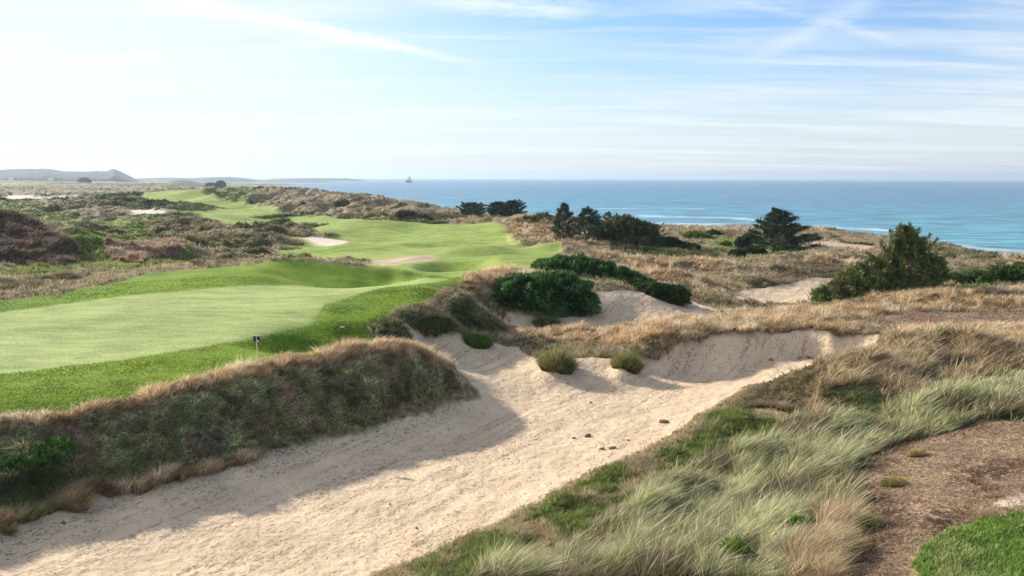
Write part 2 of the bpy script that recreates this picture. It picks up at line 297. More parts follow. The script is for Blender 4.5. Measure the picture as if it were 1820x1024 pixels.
for s, poly in ZN:
    P = np.array(poly)[:, :2]; lo = P.min(0); hi = P.max(0); rr = np.hypot(*P.mean(0)); mg = rr * .08
    sel = (wx > lo[0] - mg) & (wx < hi[0] + mg) & (wy > lo[1] - mg) & (wy < hi[1] + mg) & (np.abs(AA) < R(51))
    if not sel.any(): continue
    smooth = s in ('green', 'turf', 'fairway')
    px, py = (X, Y) if s in ('green', 'fairway') else (wx, wy)
    d, ins = seg_dist(px[sel], py[sel], P); d = np.where(ins, d, -d)
    wd = {'green': .012, 'fairway': .01, 'sand': .0035}.get(s, .008) * RR[sel]
    if s == 'green': d = d + .0
    m = sst(-wd, wd, d)
    g = gcol(s)[sel]
    GC[sel] = GC[sel] * (1 - m[:, None]) + g * m[:, None]
    q = SG[sel]; q[m > .5] = SN.index(s); SG[sel] = q
    for arr, names in ((sandw, ('sand', 'whitesand', 'path')), (turfw, ('green', 'turf', 'fairway')), (dirtw, ('dirt',))):
        t = arr[sel]; t = t * (1 - m) + (m if s in names else 0); arr[sel] = t
pl_ = sst(.05, .3, fbm(X / 90, Y / 220, 3, 123.)) * (RR > 700) * (RR < 2300) * (AA < R(-8)); patch('sand', pl_ * .35)
# relief: small humps under the rough grass, big humps in the open dunes
veg = (1 - np.clip(sandw + turfw, 0, 1)); veg = veg * (1 - .8 * dirtw)
Z += veg * (.22 * n1 + .06 * n0) * sst(0, 30, RR) * (1 + .6 * sst(60, 90, RR))
hump = 1 - np.abs(fbm(X / 13, Y / 17, 3, 21.))*2.4
openl = sst(70, 85, RR) * (1 - sst(700, 1200, RR)) * veg * (AA < R(7)) * sst(-4, 0, Z)
Z += openl * (hump - .45) * 1.35 * np.clip(RR/150, .6, 1.6) * np.where(AA < R(-9), 1, .6)
Z += openl * .35 * fbm(X / 5, Y / 5, 3, 61.)
openr = sst(75, 100, RR) * (1 - sst(220, 240, RR)) * veg * (AA >= R(7)) * sst(-4, -1, Z)
Z += openr * .35 * fbm(X / 6, Y / 8, 3, 63.)
Z += sandw * (.035 * fbm(X / 1.1, Y / 1.1, 3, 70.) + .012 * n0) * (RR < 120)
Z += turfw * .10 * fbm(X / 7, Y / 7, 2, 33.) * sst(10, 30, RR)
Z += turfw * 1.3 * fbm(X / 22, Y / 34, 2, 83.) * sst(85, 130, RR)
DI = np.arange(len(LR)); 
def Zd(x, y):
    a = np.arctan2(x, y); l = np.log(np.hypot(x, y))
    fi = np.interp(l, LR, DI); fj = np.interp(a, AZ, np.arange(len(AZ)))
    fi = np.clip(fi, 0, len(LR) - 1.001); fj = np.clip(fj, 0, len(AZ) - 1.001)
    i = fi.astype(int); j = fj.astype(int); di = fi - i; dj = fj - j
    return (Z[i, j] * (1 - dj) + Z[i, j + 1] * dj) * (1 - di) + (Z[i + 1, j] * (1 - dj) + Z[i + 1, j + 1] * dj) * di
# extra single hummocks of the far dunes  (u, v, range, radius m, height m, style)
def hummock(u, v, D, r, h, s=None, asp=1.6):
    global Z, SG
    p = PD(u, v, D); dx = X - p[0]; dy = Y - p[1]; h = min(h * 1.3, max(.6, p[2] - float(Zd(p[0:1], p[1:2])[0])))
    q = np.sqrt((dx / (r * asp)) ** 2 + (dy / r) ** 2); m = np.where(q < 1, (1 - q * q) ** 2, 0)
    Z = Z + h * m
    if s: patch(s, sst(.04, .2, m + .06 * n1))
for a in [(330,402,150,6,2.4,'heath'),(372,408,138,5,2.0,'heath'),(295,398,150,5,2.2,'heath'),(360,395,165,5,2.3,'heath'),(240,398,150,6,1.6,None),
          (230,364,230,12,3.2,'scrub'),(280,366,225,12,2.6,'scrub'),(190,360,240,9,3.4,'scrub'),(160,362,225,8,2.5,'heath'),(75,355,260,9,4,'heath'),(10,358,250,9,4.5,'scrub'),
          (30,412,120,7,3.0,'heath'),(70,420,112,6,2.2,'heath'),(120,408,130,6,1.7,'scrub'),(160,415,128,5,1.6,'heath'),(215,424,118,5,1.4,'scrub'),
          (360,425,115,6,1.5,'heath'),(420,430,112,7,1.6,'heath'),(450,420,122,6,1.6,'heath'),(330,446,95,5,1.5,'scrub'),(380,450,92,5,1.4,'scrub'),(270,370,225,8,2.6,'scrub'),
          (490,386,200,5,1.5,'scrub'),(470,403,150,4,1.3,'scrub'),(500,400,155,4,1.2,'scrub'),(540,398,160,4,1.0,'scrub'),(350,373,250,7,1.6,'scrub'),(390,375,250,6,1.4,'scrub'),
          (700,405,168,5,1.0,'scrub'),(730,406,165,5,1.1,'scrub'),(765,408,160,3.5,1.1,'scrub'),(720,392,185,8,2.0,'scrub'),(750,398,178,6,1.6,'scrub'),(830,404,160,3,.8,'scrub')]:
    hummock(*a)
def dent(u, v, D, rx, ry, h, rot=0):
    global Z
    p = PD(u, v, D); dx = X - p[0]; dy = Y - p[1]; c_, s_ = math.cos(R(rot)), math.sin(R(rot))
    q = np.sqrt(((dx * c_ + dy * s_) / rx) ** 2 + ((-dx * s_ + dy * c_) / ry) ** 2); Z = Z + h * np.where(q < 1, (1 - q * q) ** 2, 0)
dent(20, 430, 76, 12, 7, 1.0); dent(600, 492, 61, 7.5, 3.6, -.75, -12); dent(450, 468, 65.5, 8, 3, .15); dent(560, 470, 65, 8, 2.6, .22, -8); dent(810, 476, 83, 5, 5, -1.6, 30); dent(860, 452, 98, 7, 5, 1.1); dent(980, 444, 106, 6, 5, .8); dent(900, 470, 86, 8, 7, .9); dent(560, 622, 39, 4.5, 2.2, -.65, 8)
dent(470, 400, 190, 16, 9, -1.2); dent(640, 440, 110, 10, 6, .8); dent(820, 430, 120, 12, 8, -1.2); dent(700, 412, 150, 18, 9, 1.0); dent(930, 440, 110, 7, 7, -1.0); dent(330, 365, 300, 25, 20, 1.6); dent(750, 520, 52, 5, 3, .35)
dent(1520, 705, 38, 4.4, 2.3, .55, 10); dent(1670, 655, 43, 4.2, 2.2, .55, 5); dent(1590, 640, 44.5, 3, 1.5, -.4); dent(1400, 700, 38.5, 2.4, 1.6, .35); dent(1780, 645, 42, 3, 2, .5); dent(1100, 850, 28, 2.6, 1.3, .3, 35); dent(1000, 930, 24.5, 2.2, 1.1, .3, 35); dent(1290, 760, 33, 2.8, 1.3, .35, 30)
dent(1200, 468, 89, 13, 2.6, .8, -4); dent(1420, 466, 95, 10, 2.6, .7, 4); dent(1230, 503, 73, 6, 2.0, .55, -20); dent(1080, 462, 88, 6, 2.2, .5); dent(1700, 530, 62, 7, 2, .4); dent(1560, 540, 61, 4, 1.6, .35)
dent(1340, 850, 27, 2.5, 1.4, .65, 30); dent(1200, 900, 24, 2.2, 1.2, .55, 30); dent(1480, 800, 30, 2.6, 1.4, .65, 30); dent(1130, 960, 22, 2, 1.2, .4, 30); dent(1680, 720, 32, 3, 1.8, .5, 20); dent(1420, 920, 24, 1.6, 1.0, .35, 20)
Z = np.where(RR > 3000, np.minimum(Z, 4), Z)
GL = {'a': AZD, 'j0': 90}
def castd(u, v): return cast(u, v, Zd)

# ------------------------------------------------------------------ mesh + material helpers
def mesh_np(name, V, faces_by_n, mat, col=None, parent=None, attrs=None, smooth=False):
    """faces_by_n: list of int arrays (k, n)"""
    me = bpy.data.meshes.new(name); V = np.asarray(V, np.float32)
    me.vertices.add(len(V)); me.vertices.foreach_set('co', V.ravel())
    loops = np.concatenate([f.ravel() for f in faces_by_n]).astype(np.int32)
    tot = np.concatenate([np.full(len(f), f.shape[1], np.int32) for f in faces_by_n])
    st = np.concatenate([[0], np.cumsum(tot)[:-1]]).astype(np.int32)
    me.loops.add(len(loops)); me.loops.foreach_set('vertex_index', loops)
    me.polygons.add(len(tot)); me.polygons.foreach_set('loop_start', st); me.polygons.foreach_set('loop_total', tot)
    me.polygons.foreach_set('use_smooth', np.full(len(tot), smooth))
    me.update(calc_edges=True)
    if col is not None:
        ca_ = me.color_attributes.new('Col', 'FLOAT_COLOR', 'POINT'); c4 = np.ones((len(V), 4), np.float32); c4[:, :3] = col
        ca_.data.foreach_set('color', c4.ravel())
    for k, a in (attrs or {}).items():
        at = me.attributes.new(k, 'FLOAT', 'POINT'); at.data.foreach_set('value', np.asarray(a, np.float32).ravel())
    me.materials.append(mat)
    o = bpy.data.objects.new(name, me); COL.objects.link(o)
    if parent: o.parent = parent
    return o
def tag(o, label=None, cat=None, group=None, kind=None):
    if label: o['label'] = label
    if cat: o['category'] = cat
    if group: o['group'] = group
    if kind: o['kind'] = kind
    return o
def empty(name, loc, label, cat, group=None):
    o = bpy.data.objects.new(name, None); COL.objects.link(o); o.location = loc; o.empty_display_size = .2
    return tag(o, label, cat, group)
class N:
    def __init__(s, name):
        s.m = bpy.data.materials.new(name); s.m.use_nodes = True; s.t = s.m.node_tree; s.t.nodes.clear()
        s.out = s.n('ShaderNodeOutputMaterial')
    def n(s, t, **kw):
        x = s.t.nodes.new(t)
        for k, v in kw.items():
            if k.startswith('i_'):
                k = k[2:]; x.inputs[int(k) if k.isdigit() else k].default_value = v
            else: setattr(x, k, v)
        return x
    def l(s, a, b): s.t.links.new(a, b)
    def math(s, op, a, b=None, clamp=False):
        x = s.n('ShaderNodeMath', operation=op, use_clamp=clamp)
        for i, q in enumerate((a, b)):
            if q is None: continue
            if isinstance(q, (int, float)): x.inputs[i].default_value = q
            else: s.l(q, x.inputs[i])
        return x.outputs[0]
    def attr(s, name): return s.n('ShaderNodeAttribute', attribute_name=name)
    def noise(s, vec, scale, detail=4, rough=.55, dist=0):
        x = s.n('ShaderNodeTexNoise'); x.inputs['Scale'].default_value = scale; x.inputs['Detail'].default_value = detail
        x.inputs['Roughness'].default_value = rough; x.inputs['Distortion'].default_value = dist; s.l(vec, x.inputs['Vector']); return x.outputs['Fac']
    def mr(s, v, a, b, c, d):
        x = s.n('ShaderNodeMapRange'); s.l(v, x.inputs[0])
        for i, q in enumerate((a, b, c, d)): x.inputs[i + 1].default_value = q
        return x.outputs[0]
    def mul(s, col, fac):
        x = s.n('ShaderNodeVectorMath', operation='SCALE'); s.l(col, x.inputs[0]); s.l(fac, x.inputs['Scale']); return x.outputs[0]

def mat_ground():
    k = N('ground_soil'); tc = k.n('ShaderNodeTexCoord'); ob = tc.outputs['Object']
    c = k.attr('Col').outputs['Color']; sand = k.attr('sand').outputs['Fac']; dirt = k.attr('dirt').outputs['Fac']; turf = k.attr('turf').outputs['Fac']
    mp = k.n('ShaderNodeMapping', vector_type='TEXTURE'); mp.inputs['Rotation'].default_value = (0, 0, R(-32)); mp.inputs['Scale'].default_value = (1 / 17, 1 / 6.5, 1 / 3); k.l(ob, mp.inputs[0])
    rake = k.noise(mp.outputs[0], 1.0, 3, .6, .6)
    rake2 = k.noise(ob, 9, 3, .6)
    foot = k.noise(ob, 2.2, 3, .5)
    fine = k.noise(ob, 26, 3, .6)
    sx = k.n('ShaderNodeSeparateXYZ'); k.l(ob, sx.inputs[0])
    turfn = k.noise(ob, 9, 6, .85)
    mp2 = k.n('ShaderNodeMapping'); mp2.inputs['Scale'].default_value = (.5, 1.4, 1); mp2.inputs['Rotation'].default_value = (0, 0, R(8)); k.l(ob, mp2.inputs[0])
    turfm = k.noise(mp2.outputs[0], .7, 5, .7)
    # albedo variation
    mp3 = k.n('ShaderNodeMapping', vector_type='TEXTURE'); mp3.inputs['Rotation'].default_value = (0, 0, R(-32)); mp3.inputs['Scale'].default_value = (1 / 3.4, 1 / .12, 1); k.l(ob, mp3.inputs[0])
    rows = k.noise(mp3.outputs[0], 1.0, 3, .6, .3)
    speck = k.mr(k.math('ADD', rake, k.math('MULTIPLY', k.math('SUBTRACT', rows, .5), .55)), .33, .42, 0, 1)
    fs = k.math('MULTIPLY', k.mr(fine, .35, .65, .88, 1.1), k.mr(speck, 0, 1, .48, 1.0))  # sand pits also darkened in colour, adding to their bump shade
    fs = k.math('MULTIPLY', fs, k.mr(k.noise(ob, .35, 4, .6), .3, .7, .90, 1.08))
    ft = k.math('MULTIPLY', k.mr(turfn, .36, .64, .62, 1.38), k.mr(turfm, .35, .65, .76, 1.2))
    fd = k.math('MULTIPLY', k.mr(rake2, .38, .6, .40, 1.35), k.mr(fine, .35, .65, .7, 1.3))
    fv = k.mr(rake2, .3, .7, .7, 1.3)
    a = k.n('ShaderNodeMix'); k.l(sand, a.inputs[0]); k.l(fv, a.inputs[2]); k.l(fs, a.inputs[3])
    b = k.n('ShaderNodeMix'); k.l(turf, b.inputs[0]); k.l(a.outputs[0], b.inputs[2]); k.l(ft, b.inputs[3])
    d = k.n('ShaderNodeMix'); k.l(dirt, d.inputs[0]); k.l(b.outputs[0], d.inputs[2]); k.l(fd, d.inputs[3])
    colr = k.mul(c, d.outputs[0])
    h1 = k.math('ADD', k.math('MULTIPLY', speck, k.mr(k.noise(ob, .3, 3, .6), .4, .6, .012, .06)), k.math('MULTIPLY', k.mr(foot, .3, .6, 0, 1), .055))
    h1 = k.math('ADD', h1, k.math('MULTIPLY', rake2, .03))
    h1 = k.math('MULTIPLY', h1, sand)
    h2 = k.math('MULTIPLY', k.math('MULTIPLY', k.math('ADD', k.math('MULTIPLY', rake2, 1.4), fine), .085), dirt)
    h3 = k.math('MULTIPLY', k.math('MULTIPLY', turfn, .05), turf)
    hs = k.math('ADD', k.math('ADD', h1, h2), h3)
    bp = k.n('ShaderNodeBump'); bp.inputs['Strength'].default_value = .75; bp.inputs['Distance'].default_value = 1.0; k.l(hs, bp.inputs['Height'])
    p = k.n('ShaderNodeBsdfPrincipled'); p.inputs['Roughness'].default_value = .9; p.inputs['Specular IOR Level'].default_value = .12
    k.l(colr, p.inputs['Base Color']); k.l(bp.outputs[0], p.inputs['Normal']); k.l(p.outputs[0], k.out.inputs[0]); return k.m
def mat_leaf(name, trans=.35, rough=.6, spec=.2, mult=1.0):
    k = N(name); c = k.attr('Col').outputs['Color']
    tc = k.n('ShaderNodeTexCoord'); nz = k.noise(tc.outputs['Object'], 3.0, 2, .5)
    cc = k.mul(c, k.mr(nz, .3, .7, .8 * mult, 1.2 * mult))
    p = k.n('ShaderNodeBsdfPrincipled'); p.inputs['Roughness'].default_value = rough; p.inputs['Specular IOR Level'].default_value = spec; k.l(cc, p.inputs['Base Color'])
    t = k.n('ShaderNodeBsdfTranslucent'); k.l(cc, t.inputs['Color'])
    m = k.n('ShaderNodeMixShader'); m.inputs[0].default_value = trans; k.l(p.outputs[0], m.inputs[1]); k.l(t.outputs[0], m.inputs[2]); k.l(m.outputs[0], k.out.inputs[0]); return k.m
def mat_plain(name, col, rough=.7, nscale=8, amp=.2, bump=0, metal=0):
    k = N(name); tc = k.n('ShaderNodeTexCoord'); nz = k.noise(tc.outputs['Object'], nscale, 4, .6)
    rgb = k.n('ShaderNodeRGB'); rgb.outputs[0].default_value = (*col, 1)
    cc = k.mul(rgb.outputs[0], k.mr(nz, .3, .7, 1 - amp, 1 + amp))
    p = k.n('ShaderNodeBsdfPrincipled'); p.inputs['Roughness'].default_value = rough; p.inputs['Metallic'].default_value = metal; k.l(cc, p.inputs['Base Color'])
    if bump:
        b = k.n('ShaderNodeBump'); b.inputs['Distance'].default_value = bump; k.l(nz, b.inputs['Height']); k.l(b.outputs[0], p.inputs['Normal'])
    k.l(p.outputs[0], k.out.inputs[0]); return k.m
M_GROUND = mat_ground()
M_GRASS = mat_leaf('dry_grass', .45, .65, .15)
M_LEAF = mat_leaf('leaves', .22, .6, .12)
M_NEEDLE = mat_leaf('needles', .15, .6, .2)
M_BARK = mat_plain('bark', (.13, .10, .075), .9, 12, .35, .02)

# ------------------------------------------------------------------ terrain object
nr, na = X.shape
idx = np.arange(nr * na).reshape(nr, na)
q = np.stack([idx[:-1, :-1], idx[:-1, 1:], idx[1:, 1:], idx[1:, :-1]], -1).reshape(-1, 4)[:, ::-1]
g = mesh_np('ground', np.stack([X, Y, Z], -1).reshape(-1, 3), [q], M_GROUND, GC.reshape(-1, 3),
            attrs={'sand': sandw, 'turf': turfw, 'dirt': dirtw}, smooth=True)
tag(g, kind='structure', label='rolling links ground of dunes, turf and raked sand')

# ------------------------------------------------------------------ grass blades
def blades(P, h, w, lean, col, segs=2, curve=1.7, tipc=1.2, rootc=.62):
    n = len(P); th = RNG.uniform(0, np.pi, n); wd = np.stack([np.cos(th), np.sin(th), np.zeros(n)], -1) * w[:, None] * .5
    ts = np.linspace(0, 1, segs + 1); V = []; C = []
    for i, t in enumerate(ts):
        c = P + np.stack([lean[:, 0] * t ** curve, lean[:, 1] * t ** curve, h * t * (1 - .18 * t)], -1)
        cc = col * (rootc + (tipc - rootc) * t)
        if i < segs:
            k = (1 - .45 * t); V += [c - wd * k, c + wd * k]; C += [cc, cc]
        else: V.append(c); C.append(cc)
    m = 2 * segs + 1
    V = np.stack(V, 1).reshape(-1, 3); C = np.stack(C, 1).reshape(-1, 3)
    b = (np.arange(n) * m)[:, None]; fs = []
    qs = [b + np.array([[2 * i, 2 * i + 1, 2 * i + 3, 2 * i + 2]]) for i in range(segs - 1)]
    tri = b + np.array([[2 * segs - 2, 2 * segs - 1, 2 * segs]])
    return V, ([np.concatenate(qs)] if qs else []) + [tri], C
def merge(parts):
    """parts: (V, [faces], C) lists -> one"""
    Vs, Cs, F3, F4, off = [], [], [], [], 0
    for V, fs, C in parts:
        Vs.append(V); Cs.append(C)
        for f in fs: (F3 if f.shape[1] == 3 else F4).append(f + off)
        off += len(V)
    fs = ([np.concatenate(F4)] if F4 else []) + ([np.concatenate(F3)] if F3 else [])
    return np.concatenate(Vs), fs, np.concatenate(Cs)

# what the camera can see: running maximum of the elevation angle along each azimuth
elev = (Z - CAMZ) / RR
mx = np.maximum.accumulate(elev, 0)
hid = (mx - elev) * RR                       # metres below the sight line
CW = np.gradient(AZ) / R(.0592)
dE = np.diff(mx, axis=0, append=mx[-1:])     # screen height gained by each ring
def scatter(style, total, name, label, hmul=1.0, wpx=.55, rmin=14, rmax=400, segs=2, lean=(.35, -.05), sel=None, spread=.35):
    s = SN.index(style); ok = (SG == s) & (RR > rmin) & (RR < rmax) & (Z > SEA + 2)
    ok[:, :31] = False; ok[:, -31:] = False
    if sel is not None: ok &= sel
    wgt = np.where(hid < .02, np.maximum(dE, 0) + .00030 * (30 / RR), .00030 * (30 / RR)) * np.where(hid > .9, .12, 1.0) * ok * (CW * np.where(np.abs(AZ) > R(37), .6, 1))[None]
    f = wgt.ravel(); f = f / f.sum(); k = RNG.choice(len(f), total, p=f); i, j = k // na, k % na
    i = np.clip(i, 0, nr - 2); j = np.clip(j, 0, na - 2)
    l = LR[i] + RNG.random(total) * (LR[i + 1] - LR[i]); a = AZ[j] + RNG.random(total) * (AZ[j + 1] - AZ[j])
    r = np.exp(l); x = r * np.sin(a); y = r * np.cos(a)
    # gather blades into clumps
    cs = .35 + r * .004; total = len(r)
    jx = noise(x * .9, y * .9) * .8; jy = noise(x * .9 + 50, y * .9) * .8; lawn_ = style in ('turf', 'lawn'); xs_, ys_ = x, y; cx, cy = np.floor(x / cs + jx), np.floor(y / cs + jy); hh = np.sin(cx * 12.9898 + cy * 78.233) * 43758.5453; hh -= np.floor(hh); h2 = np.sin(cx * 39.3 + cy * 11.1) * 24634.63; h2 -= np.floor(h2)
    ctrx = (cx - jx + .2 + .6 * hh) * cs; ctry = (cy - jy + .2 + .6 * h2) * cs
    if lawn_: hh = RNG.random(total)
    dx, dy = x - ctrx, y - ctry
    pull = .84 if style == 'marram' else .75; pull = 1. if lawn_ else pull; dx = dx * (not lawn_) + 0; dy = dy * (not lawn_) + 0; ctrx = np.where(lawn_, xs_, ctrx); ctry = np.where(lawn_, ys_, ctry); x = ctrx + dx * pull; y = ctry + dy * pull
    stray = np.zeros(total, bool)
    if style in ('marram', 'lawn', 'lush', 'fringe', 'rust', 'bank'):
        stray = RNG.random(total) < .07; x = x + stray * RNG.normal(0, .55, total); y = y + stray * RNG.normal(0, .7, total)
    if style == 'marram':   # thin places between the swathes
        gap = fbm(x / 1.1, y / 1.6, 3, 66.); keepg = (gap > -.22) | (RNG.random(total) < .25); x, y, hh, dx, dy, r, stray, cs = (q_[keepg] for q_ in (x, y, hh, dx, dy, r, stray, cs)); total = len(x)
    z = Zd(x, y) - .02
    cl = np.array(ST[style][2]); nn = fbm(x / (1.4 + r * .02), y / (1.4 + r * .02), 3, 7. + s)
    sel_ = np.clip(((nn * 1.5 + .5) * len(cl) + RNG.normal(0, .7, total)), 0, len(cl) - .001).astype(int)
    c = cl[sel_] * RNG.uniform(.5, 1.5, (total, 1)) * (.8 + .4 * hh[:, None])
    h = ST[style][3] * hmul * RNG.uniform(.45, 1.15, total) * ((.7 + .6 * hh) if style == 'marram' else (.6 + .8 * hh)) * (1 + .45 * fbm(x / 2.5, y / 2.5, 2, 90.)) * np.clip(1 + (r - 60) / 300, 1, 1.25)
    h = h * np.where(stray, .55, 1)
    w = np.maximum(r / 803 * wpx, .004) * RNG.uniform(.6, 1.4, total)
    ln = np.stack([h * (lean[0] + RNG.normal(0, spread, total)) + dx / cs * h * .9, h * (lean[1] + RNG.normal(0, spread, total)) + dy / cs * h * .9], -1)
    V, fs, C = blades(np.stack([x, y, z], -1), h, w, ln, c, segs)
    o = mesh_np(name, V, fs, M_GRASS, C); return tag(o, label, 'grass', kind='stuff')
scatter('marram', 150000, 'marram_grass', 'pale green wind-blown long grass covering the near slope at lower right', lean=(.75, .25), segs=3, spread=.26, wpx=.62)
scatter('lush', 70000, 'green_grass', 'bright green short grass fringing the near edge of the big bunker', lean=(.25, .0), rmax=90, wpx=.7)
scatter('lawn', 26000, 'lawn_grass', 'short green lawn grass in the bottom right corner', lean=(.2, .1), wpx=.8)
scatter('turf', 80000, 'turf_grass', 'mown bright green turf around the putting green', lean=(.2, 0), wpx=.9, rmax=62, spread=.5)
scatter('fringe', 14000, 'edge_grass', 'thin straw and reddish grass right along the near edge of the bunker sand', lean=(.3, .0), rmax=90, wpx=.6)
scatter('rust', 80000, 'brown_grass', 'rusty brown long grass on the knolls right of the big bunker', lean=(.5, .1), segs=3, wpx=.55)
scatter('tan', 170000, 'golden_grass', 'golden dry grass along the bunker lips and the bank crest', lean=(.35, 0), wpx=.46)
scatter('heath', 80000, 'heath_grass', 'matted brown heath covering the dune humps behind the green', lean=(.15, -.3), wpx=.65, spread=.6, rmax=1500)
scatter('darkheath', 26000, 'dark_heath', 'dark purple brown heath on the big mound at the left edge', lean=(.3, -.1), wpx=.6, spread=.4)
scatter('bank', 100000, 'bank_grass', 'mixed straw, brown and green grass covering the shaded bank beside the bunker', lean=(.2, -.35), wpx=.75, spread=.6, segs=3)
scatter('weeds', 60000, 'bank_weeds', 'dark green weedy grass on the bank at lower left and the hummocks by the green', lean=(.3, -.2), wpx=.7, spread=.5)
scatter('dune', 100000, 'dune_grass', 'sparse brown dune grass spread over the open dunes', lean=(.3, 0), wpx=.5, rmin=40)
scatter('scrub', 36000, 'low_scrub', 'dark olive low scrub patches in the dunes beyond the green', lean=(.1, 0), wpx=.8, spread=.6, rmax=1700)
scatter('moss', 20000, 'moss_grass', 'yellowish green ground cover between the left dune humps', lean=(.1, 0), wpx=.7)
scatter('pinkgrass', 22000, 'pink_grass', 'reddish upright grass in the hollow behind the green at left', lean=(.05, 0), wpx=.6, hmul=1.0)
scatter('dirt', 45000, 'dead_stubble', 'dead broken stubble strewn over the brown dirt patch at lower right', lean=(.5, 0), wpx=.7, rmax=80, spread=1.4)
STK = dict(ST); 
def stalks(style, nst, name, label, cols, hm):
    old = ST[style]; ST[style] = (old[0], old[1], cols, old[3], old[4])
    scatter(style, nst, name, label, lean=(.8, .2), segs=4, spread=.22, wpx=.42, hmul=hm, rmax=60); ST[style] = old
stalks('rust', 5000, 'tall_stalks', 'long pale seed stalks bending over the brown knoll', [(.70, .58, .36), (.58, .46, .27)], 1.5)
stalks('marram', 9000, 'straw_stalks', 'long straw stalks standing out of the pale green grass', [(.74, .66, .46), (.62, .54, .34)], 1.35)
stalks('bank', 5000, 'bank_straw', 'loose straw stalks scattered over the shaded bank', [(.70, .58, .40), (.56, .46, .30)], 1.3)
# ------------------------------------------------------------------ plants and small things
def wn3(P, s, seed=0.):
    x, y, z = P[:, 0] / s + seed, P[:, 1] / s - seed, P[:, 2] / s + 2 * seed
    return (noise(x, y + z * .7) + noise(y + 40, z + x * .6) + noise(z + 80, x - y * .5)) / 1.6
def unit(v): return v / (np.linalg.norm(v, axis=1, keepdims=True) + 1e-9)
def rhombs(P, D, S):
    V = np.stack([P, P + D * .45 + S, P + D, P + D * .45 - S], 1).reshape(-1, 3)
    return V, np.arange(len(V)).reshape(-1, 4)
def pick(cols, n, t=None, jit=.25):
    cl = np.array(cols); i = RNG.integers(0, len(cl), n) if t is None else np.clip((t * len(cl) + RNG.normal(0, .5, n)), 0, len(cl) - .01).astype(int)
    return cl[i] * RNG.uniform(1 - jit, 1 + jit, (n, 1))
def tube(path, rad, k=7):
    path = np.array(path, float); V = []; n = len(path)
    for i, p in enumerate(path):
        d = path[min(i + 1, n - 1)] - path[max(i - 1, 0)]; d /= np.linalg.norm(d) + 1e-9
        a = np.cross(d, [0.3, .9, .1]); a /= np.linalg.norm(a); b = np.cross(d, a)
        for j in range(k):
            t = 2 * np.pi * j / k; V.append(p + rad[i] * (math.cos(t) * a + math.sin(t) * b))
    f = [[i * k + j, i * k + (j + 1) % k, (i + 1) * k + (j + 1) % k, (i + 1) * k + j] for i in range(n - 1) for j in range(k)]
    return np.array(V), np.array(f)
def join(tubes):
    Vs, Fs, o = [], [], 0
    for V, f in tubes: Vs.append(V); Fs.append(f + o); o += len(V)
    return np.concatenate(Vs), np.concatenate(Fs)
def ground_at(x, y): return float(Zd(np.array([x]), np.array([y]))[0])
def blob_points(blobs, n, lo=.72, hi=1.04, seed=0.):
    """points spread through the outer shell of a union of ellipsoids: blobs (cx,cy,cz,rx,ry,rz) in metres"""
    B = np.array(blobs); ar = (B[:, 3] * B[:, 4] * B[:, 5]) ** .667; k = RNG.choice(len(B), n, p=ar / ar.sum())
    d = unit(RNG.normal(size=(n, 3))); d[:, 2] = np.where(d[:, 2] < -.25, -d[:, 2], d[:, 2])
    s = RNG.uniform(lo, hi, n) ** .7; C = B[k, :3]; Rr = B[k, 3:]
    P = C + d * Rr * s[:, None]
    lump = wn3(P, float(np.mean(B[:, 3])) * .38, seed); P = C + d * Rr * (s * (1 + .26 * lump))[:, None]
    inside = np.zeros(n, bool)
    for b in B: inside |= (((P - b[:3]) / (b[3:] * .68)) ** 2).sum(1) < 1
    return P[~inside], unit(d / Rr)[~inside], lump[~inside]
def pxblobs(D, lst, dep=.8):
    out = []
    for b in lst:
        u, v, ru, rv = b[:4]; DD = D + (b[4] if len(b) > 4 else 0); p = PD(u, v, DD); s = DD / F
        out.append((p[0], p[1], p[2], ru * s, (b[5] if len(b) > 5 else ru * s * dep), rv * s))
    return out
